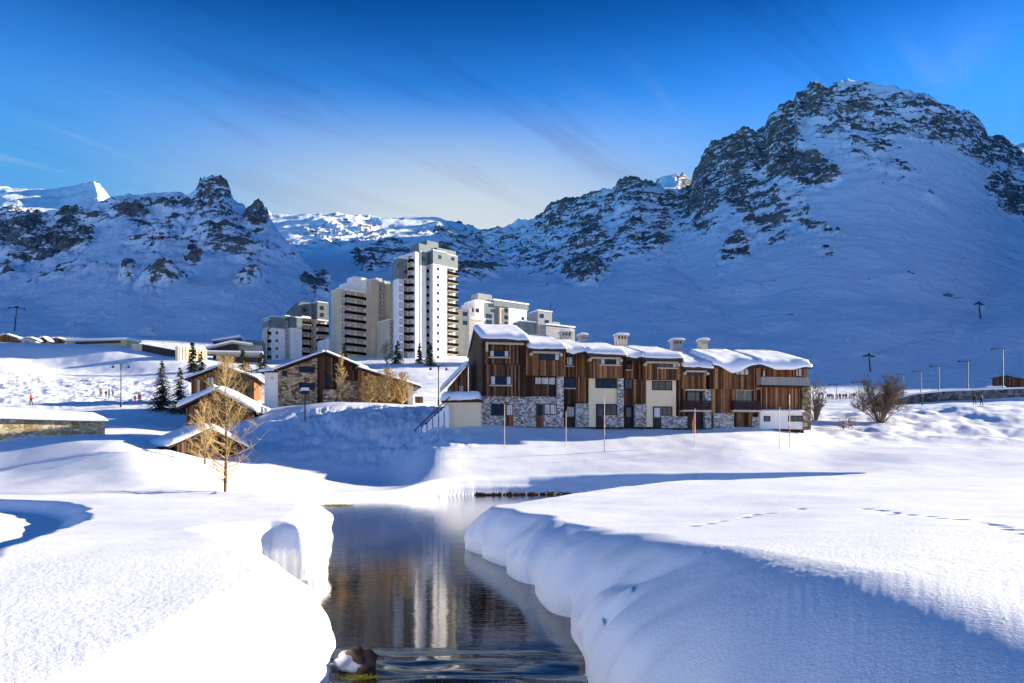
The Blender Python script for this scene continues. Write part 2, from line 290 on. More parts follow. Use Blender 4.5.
        z[far] = zf+ramp*((n2-.6)*(3+26*np.clip(rk+.05, 0, 1))+n1*13*np.clip(rk+.1, .04, 1)+steep*5*sc_+fbm(xf/400, yf/400, 5., 3)*9+perlin((xf-yf)/60, (xf+yf)/300, 2.)*2.0+np.where(idx[far] == 1, fbm(xf/420, yf/200, 8., 5, g=.5)*20*ss(1500, 2300, df), 0)+fbm(xf/45, yf/110, 3., 3)*2.2)
    return z, idx, rock, X, Y
def gz(x, y):
    return float(land(np.array([x]), np.array([y]), banks=True, detail=True)[0][0])
def hit(px, py, d0=8.0):
    """point where the sight line through a photo point first meets the ground"""
    d = np.exp(np.linspace(math.log(d0), math.log(3500), 2500)); x = (px-512)/F*d
    zl = CZ+(HY-py)/F*d; zt = land(x, d)[0]
    k = np.where(zt >= zl)[0]; k = k[0] if len(k) else -1
    return Vector((x[k], d[k], zt[k]))
def stand(px, d):
    x = (px-512)/F*d; return Vector((x, d, gz(x, d)))

# ---------------------------------------------------------------- materials
def mat(name, rough=.8, col=(.5, .5, .5), spec=.3, metal=0):
    m = bpy.data.materials.new(name); m.use_nodes = True; p = m.node_tree.nodes['Principled BSDF']
    p.inputs['Base Color'].default_value = (*col, 1); p.inputs['Roughness'].default_value = rough
    p.inputs['Specular IOR Level'].default_value = spec; p.inputs['Metallic'].default_value = metal
    return m, m.node_tree, p
def nd(t, ty, **k):
    n = t.nodes.new(ty)
    for a, b in k.items():
        if a.startswith('i_'): n.inputs[a[2:].replace('_', ' ')].default_value = b
        else: setattr(n, a, b)
    return n
def ramp(t, src, stops, interp='LINEAR'):
    r = nd(t, 'ShaderNodeValToRGB'); r.color_ramp.interpolation = interp
    e = r.color_ramp.elements
    while len(e) < len(stops): e.new(.5)
    for q, (p, c) in zip(e, stops): q.position = p; q.color = (*c, 1)
    t.links.new(src, r.inputs[0]); return r
def coord(t, scale=(1, 1, 1), kind='Object', rot=(0, 0, 0)):
    c = nd(t, 'ShaderNodeTexCoord'); m = nd(t, 'ShaderNodeMapping'); m.inputs['Scale'].default_value = scale; m.inputs['Rotation'].default_value = rot
    t.links.new(c.outputs[kind], m.inputs[0]); return m.outputs[0]
def noise(t, vec, scale, detail=3, rough=.5, dist=0):
    n = nd(t, 'ShaderNodeTexNoise', i_Scale=scale, i_Detail=detail, i_Roughness=rough, i_Distortion=dist); t.links.new(vec, n.inputs['Vector']); return n.outputs[0]
def bump(t, p, h, st, dist, prev=None):
    b = nd(t, 'ShaderNodeBump', i_Strength=st, i_Distance=dist); t.links.new(h, b.inputs['Height'])
    if prev: t.links.new(prev.outputs[0], b.inputs['Normal'])
    t.links.new(b.outputs[0], p.inputs['Normal']); return b
def simple(name, col, rough=.8, var=.15, scale=3.0, spec=.3, metal=0, bmp=0):
    m, t, p = mat(name, rough, col, spec, metal)
    n = noise(t, coord(t), scale, 5, .6)
    a = tuple(c*(1-var) for c in col); b = tuple(min(1, c*(1+var)) for c in col)
    r = ramp(t, n, [(.3, a), (.7, b)]); t.links.new(r.outputs[0], p.inputs[0])
    if bmp: bump(t, p, n, .6, bmp)
    return m
# snow on the ground
snow, t, p = mat('snow', .62, (.86, .87, .88), .25)
v = coord(t)
b1 = bump(t, p, noise(t, v, 38, 3, .7), .42, .02)
b2 = bump(t, p, noise(t, v, 7, 3, .55), .20, .03, b1)
r = ramp(t, noise(t, v, .8, 4), [(.3, (.83, .84, .86)), (.7, (.88, .885, .89))]); t.links.new(r.outputs[0], p.inputs[0])
roofsnow, t, p = mat('roof_snow', .7, (.87, .87, .88), .2)
bump(t, p, noise(t, coord(t), 5, 3), .4, .05)
# mountain: snow and bare rock
mtn, t, p = mat('mountain_snow_and_rock', .85, (.8, .8, .8), .1)
at = nd(t, 'ShaderNodeAttribute', attribute_name='rock')
v = coord(t)
n1 = noise(t, v, .11, 7, .74); n2 = noise(t, coord(t, (.022, .022, .10), rot=(.25, .55, 0)), 1.0, 6, .66, .6)
ma = nd(t, 'ShaderNodeMath', operation='MULTIPLY_ADD'); t.links.new(n1, ma.inputs[0]); ma.inputs[1].default_value = 2.1; t.links.new(at.outputs['Fac'], ma.inputs[2])
mb = nd(t, 'ShaderNodeMath', operation='MULTIPLY_ADD'); t.links.new(n2, mb.inputs[0]); mb.inputs[1].default_value = 2.2; t.links.new(ma.outputs[0], mb.inputs[2])
fac = nd(t, 'ShaderNodeMapRange', i_From_Min=2.31, i_From_Max=2.40); t.links.new(mb.outputs[0], fac.inputs[0])
rc = ramp(t, noise(t, v, .05, 6, .7), [(.3, (.065, .060, .056)), (.5, (.15, .135, .12)), (.72, (.28, .255, .22))])
mx = nd(t, 'ShaderNodeMix', data_type='RGBA'); t.links.new(fac.outputs[0], mx.inputs[0]); mx.inputs[6].default_value = (.89, .92, .95, 1); t.links.new(rc.outputs[0], mx.inputs[7]); t.links.new(mx.outputs[2], p.inputs[0])
bm1 = bump(t, p, n1, .8, 5.0); bm2 = bump(t, p, noise(t, coord(t, (1, .5, 1), rot=(0, 0, .5)), .03, 6, .62), .6, 9.0, bm1)
# water
water, t, p = mat('water', .03, (.010, .012, .010), .5); p.inputs['IOR'].default_value = 1.36
v = coord(t, (1, 1, 1)); r = ramp(t, noise(t, v, .5, 3), [(.3, (.055, .034, .010)), (.7, (.02, .015, .009))]); t.links.new(r.outputs[0], p.inputs[0])
w1 = noise(t, coord(t, (.55, 1.7, 1)), 5.5, 3, .6, .5)
bw = bump(t, p, w1, .22, .010)
w2 = noise(t, coord(t, (.4, 1.2, 1)), 1.1, 2, .5, .3); bw2 = bump(t, p, w2, .10, .03, bw)
def wood(name, cols, freq=5.5, axis=0, spec=.2):
    m, t, p = mat(name, .75, (.1, .05, .02), spec)
    c = nd(t, 'ShaderNodeTexCoord'); s = nd(t, 'ShaderNodeSeparateXYZ'); t.links.new(c.outputs['Object'], s.inputs[0])
    sm = nd(t, 'ShaderNodeMath', operation='ADD'); t.links.new(s.outputs[0], sm.inputs[0]); t.links.new(s.outputs[1], sm.inputs[1])
    mu = nd(t, 'ShaderNodeMath', operation='MULTIPLY'); t.links.new((sm if axis == 0 else s).outputs[0 if axis == 0 else 2], mu.inputs[0]); mu.inputs[1].default_value = freq
    fl = nd(t, 'ShaderNodeMath', operation='FLOOR'); t.links.new(mu.outputs[0], fl.inputs[0])
    wn = nd(t, 'ShaderNodeTexWhiteNoise', noise_dimensions='1D'); t.links.new(fl.outputs[0], wn.inputs['W'])
    st = noise(t, coord(t, (6, 6, .5) if axis == 0 else (.5, .5, 8)), 1.2, 4, .6)
    md = nd(t, 'ShaderNodeMix', data_type='FLOAT'); md.inputs[0].default_value = .5; t.links.new(wn.outputs[0], md.inputs[2]); t.links.new(st, md.inputs[3])
    r = ramp(t, md.outputs[0], cols)
    fr = nd(t, 'ShaderNodeMath', operation='FRACT'); t.links.new(mu.outputs[0], fr.inputs[0])
    gp = ramp(t, fr.outputs[0], [(0, (.25, .25, .25)), (.10, (1, 1, 1)), (.92, (1, 1, 1)), (1, (.3, .3, .3))])
    mm = nd(t, 'ShaderNodeMix', data_type='RGBA', blend_type='MULTIPLY'); mm.inputs[0].default_value = 1; t.links.new(r.outputs[0], mm.inputs[6]); t.links.new(gp.outputs[0], mm.inputs[7]); t.links.new(mm.outputs[2], p.inputs[0])
    return m
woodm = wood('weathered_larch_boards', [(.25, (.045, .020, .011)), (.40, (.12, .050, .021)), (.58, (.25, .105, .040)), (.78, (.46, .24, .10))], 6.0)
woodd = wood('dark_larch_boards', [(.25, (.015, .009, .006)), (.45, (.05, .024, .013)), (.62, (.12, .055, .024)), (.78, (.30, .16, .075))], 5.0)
woodo = wood('orange_larch_boards', [(.22, (.07, .028, .010)), (.5, (.22, .09, .028)), (.8, (.42, .20, .07))], 4.5)
def stone(name, cols, scale=2.6, flat=1.7):
    m, t, p = mat(name, .85, (.4, .4, .4), .2)
    v = coord(t, (1, 1, flat))
    vo = nd(t, 'ShaderNodeTexVoronoi', i_Scale=scale, i_Randomness=.85); t.links.new(v, vo.inputs['Vector'])
    ve = nd(t, 'ShaderNodeTexVoronoi', feature='DISTANCE_TO_EDGE', i_Scale=scale, i_Randomness=.85); t.links.new(v, ve.inputs['Vector'])
    r = ramp(t, vo.outputs['Color'], cols); e = ramp(t, ve.outputs[0], [(0, (.35, .35, .35)), (.07, (1, 1, 1))])
    mm = nd(t, 'ShaderNodeMix', data_type='RGBA', blend_type='MULTIPLY'); mm.inputs[0].default_value = 1; t.links.new(r.outputs[0], mm.inputs[6]); t.links.new(e.outputs[0], mm.inputs[7]); t.links.new(mm.outputs[2], p.inputs[0])
    bump(t, p, e.outputs[0], .6, .04); return m
stonew = stone('pale_rubble_stone', [(.2, (.17, .15, .13)), (.42, (.40, .36, .31)), (.6, (.54, .50, .45)), (.85, (.78, .74, .67))], 4.0)
stoneb = stone('brown_rubble_stone', [(.2, (.13, .09, .05)), (.45, (.30, .21, .12)), (.65, (.46, .34, .20)), (.85, (.6, .48, .32))], 2.2)
stoney = stone('ochre_rubble_stone', [(.2, (.35, .24, .10)), (.5, (.58, .44, .22)), (.85, (.75, .64, .42))], 2.0)
stoneg = stone('grey_rubble_stone', [(.2, (.06, .055, .05)), (.5, (.14, .13, .12)), (.85, (.26, .25, .23))], 1.2)
cream = simple('cream_render', (.80, .66, .42), .85, .06, .7)
def render_m(name, col, v_=.10):
    m, t, p = mat(name, .85, col, .2); n = noise(t, coord(t, (1.2, 1.2, .07)), 1.0, 5, .65); n2 = noise(t, coord(t), .35, 4, .6)
    md = nd(t, 'ShaderNodeMix', data_type='FLOAT'); md.inputs[0].default_value = .4; t.links.new(n, md.inputs[2]); t.links.new(n2, md.inputs[3])
    r = ramp(t, md.outputs[0], [(.35, tuple(c*(1-v_*1.8) for c in col)), (.55, col), (.7, tuple(min(.86, c*1.05) for c in col))]); t.links.new(r.outputs[0], p.inputs[0]); return m
white = render_m('white_render', (.78, .75, .69))
beige = render_m('beige_render', (.56, .47, .33))
ochre = simple('ochre_render', (.58, .42, .18), .85, .08, .2)
slate = simple('slate_cladding', (.135, .165, .165), .55, .22, .6)
grey = simple('grey_concrete', (.34, .33, .30), .8, .12, .5)
darkw = simple('dark_brown_wood', (.032, .016, .011), .6, .3, 1.5)
palew = simple('pale_painted_wood', (.56, .47, .36), .6, .1, 3)
parap = simple('dark_parapet_boards', (.012, .007, .006), .9, .3, 2, spec=.02)
shut = simple('grey_white_shutter', (.5, .5, .5), .6, .06, 3)
frame = simple('dark_window_frame', (.022, .016, .014), .5, .2, 3)
metal = simple('dark_grey_metal', (.014, .014, .016), .5, .2, 4)
galv = simple('galvanised_metal', (.30, .31, .32), .4, .15, 2, metal=.7)
roofm = simple('dark_roof_sheet', (.04, .038, .042), .5, .2, 2)
glass, t, p = mat('window_glass', .04, (.012, .022, .030), .9); p.inputs['IOR'].default_value = 1.5
bump(t, p, noise(t, coord(t), .7, 1), .10, .05)
curt, t, p = mat('curtained_glass', .25, (.42, .42, .42), .8)
r = ramp(t, noise(t, coord(t, (9, 9, .3)), 1.2, 2), [(.35, (.2, .2, .2)), (.6, (.68, .67, .64))]); t.links.new(r.outputs[0], p.inputs[0])
bark = simple('larch_bark', (.17, .10, .055), .9, .3, 9, bmp=.01)
twig = simple('golden_larch_twigs', (.46, .32, .13), .8, .5, 3)
twigd = simple('brown_bare_twigs', (.17, .12, .09), .85, .3, 3)
needle = simple('dark_spruce_needles', (.018, .035, .016), .7, .5, 4)
needleo = simple('olive_spruce_needles', (.075, .080, .025), .7, .4, 2)
rockm = simple('wet_brown_rock', (.10, .060, .035), .6, .45, 9, bmp=.03)
grassm = simple('yellow_waterside_grass', (.42, .36, .04), .8, .4, 30)
red = simple('red_painted_wood', (.38, .05, .03), .5, .1, 5)
orange = simple('orange_cloth', (.80, .20, .03), .7, .1, 5)

# ---------------------------------------------------------------- mesh builders
class MB:
    def __init__(s): s.v = []; s.f = []; s.mi = []
    def add(s, vs, fs, mi=0):
        o = len(s.v); s.v += [tuple(q) for q in vs]; s.f += [tuple(i+o for i in f) for f in fs]; s.mi += [mi]*len(fs); return s
    def box(s, x0, x1, y0, y1, z0, z1, mi=0):
        return s.add([(x0, y0, z0), (x1, y0, z0), (x1, y1, z0), (x0, y1, z0), (x0, y0, z1), (x1, y0, z1), (x1, y1, z1), (x0, y1, z1)],
                     [(0, 3, 2, 1), (4, 5, 6, 7), (0, 1, 5, 4), (1, 2, 6, 5), (2, 3, 7, 6), (3, 0, 4, 7)], mi)
    def prism(s, prof, x0, x1, axis=0, mi=0):
        """extrude a closed profile [(a, z)] along x (axis 0: a = y) or along y (axis 1: a = x)"""
        n = len(prof); P = lambda a, z, e: (e, a, z) if axis == 0 else (a, e, z)
        return s.add([P(a, z, x0) for a, z in prof]+[P(a, z, x1) for a, z in prof], [tuple(range(n)), tuple(range(2*n-1, n-1, -1))]+[(i, i+n, (i+1) % n+n, (i+1) % n) for i in range(n)], mi)
    def tube(s, a, b, r0, r1=None, n=6, mi=0, cap=True):
        a = Vector(a); b = Vector(b); r1 = r0 if r1 is None else r1; d = (b-a).normalized()
        u = d.orthogonal().normalized(); w = d.cross(u)
        vs = [c+(u*math.cos(k*2*math.pi/n)+w*math.sin(k*2*math.pi/n))*r for c, r in ((a, r0), (b, r1)) for k in range(n)]
        fs = [(k, (k+1) % n, (k+1) % n+n, k+n) for k in range(n)]
        if cap: fs += [tuple(range(n-1, -1, -1)), tuple(range(n, 2*n))]
        return s.add(vs, fs, mi)
    def path(s, pts, r, n=6, mi=0):
        for i in range(len(pts)-1):
            ra = r[i] if isinstance(r, (list, tuple)) else r; rb = r[i+1] if isinstance(r, (list, tuple)) else r
            s.tube(pts[i], pts[i+1], ra, rb, n, mi)
        return s
    def build(s, name, m, parent=None, smooth=False, bevel=0):
        me = bpy.data.meshes.new(name); me.from_pydata(s.v, [], s.f)
        for q in (m if isinstance(m, (list, tuple)) else [m]): me.materials.append(q)
        if any(s.mi): me.polygons.foreach_set('material_index', s.mi)
        if smooth: me.polygons.foreach_set('use_smooth', [True]*len(s.f))
        me.update(); o = bpy.data.objects.new(name, me); COL.objects.link(o)
        if parent: o.parent = parent
        if bevel:
            b = o.modifiers.new('bevel', 'BEVEL'); b.width = bevel; b.segments = 2; b.limit_method = 'ANGLE'
        return o
def tag(o, label=None, cat=None, group=None, kind=None):
    if label: o['label'] = label
    if cat: o['category'] = cat
    if group: o['group'] = group
    if kind: o['kind'] = kind
    return o
def empty(name, loc, rz=0, label=None, cat=None, group=None, scale=1):
    o = bpy.data.objects.new(name, None); COL.objects.link(o); o.location = loc; o.rotation_euler = (0, 0, rz); o.empty_display_size = .3
    o.scale = (scale,)*3
    return tag(o, label, cat, group)
def link_mesh(name, me, parent, loc=(0, 0, 0), rz=0):
    o = bpy.data.objects.new(name, me); COL.objects.link(o); o.parent = parent; o.location = loc; o.rotation_euler = (0, 0, rz); return o
def copy_tree(o, parent=None):
    c = o.copy(); COL.objects.link(c)
    if parent: c.parent = parent
    for ch in [q for q in bpy.data.objects if q.parent == o]: copy_tree(ch, c)
    return c
def grid_mesh(name, V, nr, nc, wrap, m, kind='structure', attr=None, facesel=None):
    r = np.arange(nr-1)[:, None]; c = np.arange(nc if wrap else nc-1)[None, :]; c1 = (c+1) % nc
    f = np.stack([r*nc+c+0*r, r*nc+c1+0*r, (r+1)*nc+c1, (r+1)*nc+c], -1).reshape(-1, 4)
    if facesel is not None: f = f[facesel(f)]
    used, inv = np.unique(f, return_inverse=True); f = inv.reshape(-1, 4); V = V[used]
    me = bpy.data.meshes.new(name); me.vertices.add(len(V)); me.vertices.foreach_set('co', V.astype(np.float32).ravel())
    me.loops.add(f.size); me.loops.foreach_set('vertex_index', f.astype(np.int32).ravel())
    me.polygons.add(len(f)); me.polygons.foreach_set('loop_start', (np.arange(len(f))*4).astype(np.int32)); me.polygons.foreach_set('loop_total', np.full(len(f), 4, np.int32))
    me.polygons.foreach_set('use_smooth', np.ones(len(f), bool))
    me.update(calc_edges=True); me.materials.append(m)
    if attr is not None:
        a = me.attributes.new('rock', 'FLOAT', 'POINT'); a.data.foreach_set('value', attr[used].astype(np.float32))
    me.validate()
    o = bpy.data.objects.new(name, me); COL.objects.link(o); tag(o, kind=kind); return o

# ---------------------------------------------------------------- ground and mountains
pxs = np.arange(-70, 1095, 1.4); azv = np.arctan((pxs-512)/F)
azo = np.linspace(azv[-1], azv[0]+2*math.pi, 120)[1:-1]
AZ = np.concatenate([azv, azo])
rr = np.concatenate([np.geomspace(.5, 6.2, 40), np.geomspace(6.25, 48, 390), np.arange(48.1, 66, .075), np.geomspace(66.2, 385, 250)])
RR, AA = np.meshgrid(rr, AZ, indexing='ij')
# rings follow depth, not radius, in front, so their last row lies along depth 329
cosf = np.maximum(np.cos(AA), 0.5)
Y0 = RR*0+RR*np.cos(AA); X0 = RR*np.sin(AA)
sc_ = np.where(RR > 62, 1+(1/cosf*329.0/385-1)*ss(62, 385, RR), 1); X0 *= sc_; Y0 *= sc_
z, idx, rock, X, Y = land(X0.ravel(), Y0.ravel())
V = np.stack([X, Y, z], 1)
ground = grid_mesh('snowy_ground', V, len(rr), len(AZ), True, snow)
dd = np.concatenate([[329.0], np.geomspace(331, 900, 150), np.geomspace(905, 1500, 110), np.geomspace(1508, 2500, 130), np.geomspace(2520, 3700, 50), [4600, 6000]])
DD, AA = np.meshgrid(dd, AZ, indexing='ij'); cosf = np.maximum(np.cos(AA), 0.5)
Rr = DD/cosf; X0 = Rr*np.sin(AA); Y0 = Rr*np.cos(AA)
z, idx, rock, X, Y = land(X0.ravel(), Y0.ravel()); V = np.stack([X, Y, z], 1)
for k, nm in ((0, 'craggy_mountain'), (1, 'distant_mountain'), (2, 'rocky_mountain')):
    grid_mesh(nm, V, len(dd), len(AZ), True, mtn, attr=rock, facesel=lambda f: idx[f].max(1) == k)
# water surface
wx = np.linspace(-22, 40, 249); wy = np.concatenate([np.linspace(-30, 5, 20), np.linspace(5.1, 11.5, 110), np.linspace(11.7, 66, 120)])
YY, XX = np.meshgrid(wy, wx, indexing='ij')
q = ss(10.6, 9.3, YY+perlin(XX/1.3, YY, 3.)*.3)*ss(4, 7, YY)
WZ = q*(fbm(XX/1.0+YY*.35, YY/.5, 5., 4, g=.6)*.04-.02)
V = np.stack([XX.ravel(), YY.ravel(), WZ.ravel()], 1)
grid_mesh('stream_water', V, len(wy), len(wx), False, water)

# ---------------------------------------------------------------- frames: a facade plane through a point, turned by angle a
class Fr:
    def __init__(s, px, d, a, z):
        s.O = Vector(((px-512)/F*d, d, z)); s.a = a; s.U = Vector((math.cos(a), math.sin(a), 0)); s.V = Vector((-math.sin(a), math.cos(a), 0))
    def uz(s, px, py, v=0.0):
        dr = Vector(((px-512)/F, 1, (HY-py)/F)); C = Vector((0, 0, CZ)); P0 = s.O+s.V*v
        t = (P0-C).dot(s.V)/dr.dot(s.V); P = C+dr*t
        return (P-s.O).dot(s.U), P.z-s.O.z
    def u(s, px, v=0.0): return s.uz(px, 400, v)[0]
    def rect(s, r, v=0.0):
        x0, y0, x1, y1 = r; xm = (x0+x1)/2
        return s.u(x0, v), s.u(x1, v), s.uz(xm, y1, v)[1], s.uz(xm, y0, v)[1]
def window(parent, u0, u1, z0, z1, v, mull=1, glassm=None, shutters=0, sill=False, fr=.09, fm=None):
    """frame, with the pane and any shutters under it; the wall's face is at v"""
    cx, cz = (u0+u1)/2, (z0+z1)/2; w, h = u1-u0, z1-z0
    f = MB(); y0, y1 = -.07, .03
    f.box(-w/2, -w/2+fr, y0, y1, -h/2, h/2); f.box(w/2-fr, w/2, y0, y1, -h/2, h/2); f.box(-w/2+fr, w/2-fr, y0, y1, h/2-fr, h/2); f.box(-w/2+fr, w/2-fr, y0, y1, -h/2, -h/2+fr)
    for k in range(mull):
        x = -w/2+w*(k+1)/(mull+1); f.box(x-fr*.4, x+fr*.4, y0+.01, y1, -h/2+fr, h/2-fr)
    o = f.build('window', fm or frame, parent); o.location = (cx, v, cz)
    g = MB().box(-w/2+fr*.5, w/2-fr*.5, -.035, .02, -h/2+fr*.5, h/2-fr*.5).build('pane', glassm or glass, o)
    for k in ([-1, 1] if shutters == 2 else [1] if shutters == 1 else []):
        sw = w*.17; x = k*(w/2-fr-sw/2); MB().box(x-sw/2, x+sw/2, -.095, -.05, -h/2+fr*.6, h/2-fr*.6).build('shutter', shut, o)
    if sill: MB().box(-w/2-.08, w/2+.08, -.16, .02, -h/2-.12, -h/2-.004).build('sill', palew, o)
    return o
def railing(parent, name, u0, u1, v0, z0, h, m, step=.16, slat=.11, depth=1.0):
    f = MB(); f.box(u0, u1, v0, v0+.05, z0+h-.08, z0+h); f.box(u0, u1, v0+.003, v0+.047, z0+.06, z0+.14)
    n = max(2, int((u1-u0)/step))
    for k in range(n):
        x = u0+(u1-u0-slat)*k/(n-1); f.box(x, x+slat, v0-.03, v0-.001, z0+.02, z0+h-.03)
    for x in (u0, u1-.05): f.box(x, x+.05, v0+.051, v0+depth, z0+h-.08, z0+h); f.box(x, x+.05, v0+.051, v0+depth, z0+.1, z0+h-.12)
    return f.build(name, m, parent)
def snow_slab(parent, corners, thick, name='roof_snow', nu=28, nv=12, droop=.25, sag=0, seed=0, over=.12, m=None, edges=(1, 1, 1, 1), lump=.06):
    """a blanket of snow on the quad corners = (front-left, front-right, back-right, back-left); rounded at the eaves"""
    a, b, c, d = [Vector(q) for q in corners]; n = (b-a).cross(d-a).normalized()
    if n.z < 0: n = -n
    V = []; Fc = []
    for L_ in (1, 0):
        for j in range(nv+1):
            for i in range(nu+1):
                s, t = i/nu, j/nv
                P = (a*(1-s)+b*s)*(1-t)+(d*(1-s)+c*s)*t
                ln = (b-a).length; e = 1.0
                ds = [s*ln if edges[3] else 9, (1-s)*ln if edges[1] else 9, t*(d-a).length if edges[0] else 9, (1-t)*(d-a).length if edges[2] else 9]
                q = min(ds); e = math.sqrt(max(0, 1-(1-min(1, q/.35))**2))
                nz = float(perlin(P.x*.8+seed, P.y*.8, 1.7+seed)); n2 = float(perlin(P.x*.45+seed*3.1, seed*1.7, .3)); n3 = float(perlin(P.x*1.6+seed, 4.4, .3))
                dr = (1-t)**4*edges[0]*(droop*(.6+n2*1.4+n3*.5)+sag*max(0, math.sin(math.pi*min(1, max(0, s*1.3-.1))))**1.5)
                out = (b-a).normalized().cross(Vector((0, 0, 1)))
                P = P+out*((1-t)**4)*edges[0]*(over+.5*n2*over)
                if L_: P = P+n*thick*(.30+.70*e)*(1+nz*lump*3)-Vector((0, 0, dr*.45))
                else: P = P-Vector((0, 0, dr))+n*.012
                V.append(P)
    W_ = nu+1; H_ = (nu+1)*(nv+1)
    for j in range(nv):
        for i in range(nu):
            k = j*W_+i; Fc.append((k, k+1, k+W_+1, k+W_)); Fc.append((H_+k, H_+k+W_, H_+k+W_+1, H_+k+1))
    for i in range(nu):
        Fc.append((i+1, i, H_+i, H_+i+1)); k = nv*W_+i; Fc.append((k, k+1, H_+k+1, H_+k))
    for j in range(nv):
        k = j*W_; Fc.append((k, k+W_, H_+k+W_, H_+k)); k = j*W_+nu; Fc.append((k+W_, k, H_+k, H_+k+W_))
    mb = MB(); mb.add(V, Fc); return mb.build(name, m or roofsnow, parent, smooth=True)

# ---------------------------------------------------------------- the big wooden chalet
a0 = R(9.5); fr = Fr(481, 84.0, a0, zz(84, 424.5)-.6)
CH = empty('apartment_chalet', fr.O, a0, 'long three-storey brown wood and stone chalet with thick snow on its stepped roofs', 'chalet')
rc = lambda r, v=0: fr.rect(r, v)
def panel(name, r, v, m, th=.28, side=None):
    u0, u1, z0, z1 = rc(r, v); return MB().box(u0, u1, v, v+th, z0, z1).build(name, m, CH)
DEP = 12.0
# name, px0, px1, eave py, v of its upper floors
MOD = [(481.0, 526, 340, 0.0), (526, 564, 348, .25), (564, 588, 351, 1.3), (588, 624, 353.5, .25), (624, 645, 357, 1.3), (645, 682, 357.5, .25), (682, 711, 366, .6), (711, 760.7, 365, .5), (760.7, 808, 367, .5)]
core = MB()
for x0, x1, ye, v in MOD:
    u0, u1 = fr.u(x0+.0), fr.u(x1); zt = fr.uz((x0+x1)/2, ye)[1]
    core.box(u0+.02, u1-.02, v+.32, DEP, -2, zt+.15+.02*v)
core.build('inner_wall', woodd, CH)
P = panel
# ground floors and infill, front faces at v
# A
P('stone_wall', (481, 396.5, 529, 427), -.02, stonew, .32)
P('wood_cladding', (485.2, 339, 526, 364.5), 0, woodd); P('wood_cladding', (484.6, 364.7, 527, 396.4), -.16, woodd, .46)
window(CH, *rc((489.5, 350.6, 508.8, 357)), -.01, 1, shutters=2, sill=True)
window(CH, *rc((490.2, 376.4, 511, 385.2)), -.17, 1, shutters=2, sill=True)
window(CH, *rc((491, 403.7, 504.8, 415.8)), -.03, 1, shutters=0, glassm=glass)
# B
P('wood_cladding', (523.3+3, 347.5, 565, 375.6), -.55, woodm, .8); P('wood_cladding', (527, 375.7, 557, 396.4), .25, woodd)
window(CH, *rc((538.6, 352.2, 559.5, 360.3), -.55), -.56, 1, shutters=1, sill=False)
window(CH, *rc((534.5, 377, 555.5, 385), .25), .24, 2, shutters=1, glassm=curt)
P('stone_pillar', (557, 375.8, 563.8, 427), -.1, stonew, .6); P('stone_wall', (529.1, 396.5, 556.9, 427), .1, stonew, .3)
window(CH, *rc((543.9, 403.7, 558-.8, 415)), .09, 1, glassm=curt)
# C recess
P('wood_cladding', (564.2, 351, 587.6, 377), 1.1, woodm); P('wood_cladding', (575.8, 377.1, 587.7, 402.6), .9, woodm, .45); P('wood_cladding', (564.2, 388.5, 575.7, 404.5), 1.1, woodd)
window(CH, *rc((566, 356.5, 573, 365.7), 1.1), 1.09, 0, sill=True, glassm=curt); window(CH, *rc((564.4, 378, 575.4, 388), 1.1), 1.09, 1, sill=True)
P('stone_wall', (576, 403.4, 591.0, 427), .3, stonew, .5)
P('stone_wall', (623.9, 415, 624.3, 427), 1.0, stonew, .3)
# D
P('wood_cladding', (588, 354, 623, 378), -.45, woodm, .7); P('render_wall', (589, 378.1, 617.4, 427), .25, cream)
window(CH, *rc((600, 356.5, 620.2, 364.7), -.45), -.46, 1, shutters=2, sill=True); window(CH, *rc((595.3, 378.8, 616.6, 388.3), .25), .24, 2)
window(CH, *rc((603.8, 404, 616.9, 415), .25), .24, 1)
P('stone_pillar', (617.6, 378.2, 623.8, 427), 0, stonew, .55); P('stone_wall', (604.4, 415.4, 617.4, 427), .15, stonew, .09)
# E recess
P('wood_cladding', (624.2, 357, 644.4, 379), 1.1, woodm); P('wood_cladding', (633.6, 379.2, 645.2, 403.4), .9, woodm, .45); P('wood_cladding', (624, 389.6, 633.4, 406), 1.1, woodd)
window(CH, *rc((626, 360.3, 631.8, 369.6), 1.1), 1.09, 0, sill=True); window(CH, *rc((624.4, 378.8, 632.8, 389.3), 1.1), 1.09, 1)
P('stone_wall', (635, 404, 649, 427), .3, stonew, .5)
# F
P('wood_cladding', (645, 357.6, 681.4, 379.6), -.45, woodm, .7); P('render_wall', (646.5, 379.7, 676, 427), .25, cream)
window(CH, *rc((658, 360.3, 676.8, 367.7), -.45), -.46, 2, shutters=1, sill=True); window(CH, *rc((652, 381, 672, 390.3), .25), .24, 2)
window(CH, *rc((661.6, 406.5, 672.2, 415.7), .25), .24, 1); P('stone_wall', (661.4, 416.2, 687.4, 428), .12, stonew, .12)
P('wood_cladding', (676.2, 379.8, 686, 416), .5, woodd)
# G
P('wood_cladding', (682, 366.4, 706, 389), .1, woodm, .5); window(CH, *rc((684, 367.7, 701.5, 375.3), .1), .09, 2)
window(CH, *rc((686.5, 390.5, 704.2, 402.8), .9), .89, 1); panel('lintel', (686, 389.1, 705.2, 390.4), -.2, palew, .9)
railing(CH, 'balcony', *rc((683.5, 400, 711.2, 410), -.55)[:2], -.55, rc((683, 400, 711, 410), -.55)[2], 1.05, darkw, depth=1.3)
panel('balcony_floor', (683, 410, 711.5, 411.4), -.6, palew, 1.4); panel('stone_pillar', (705.4, 389.3, 711.2, 428), .0, stonew, .9)
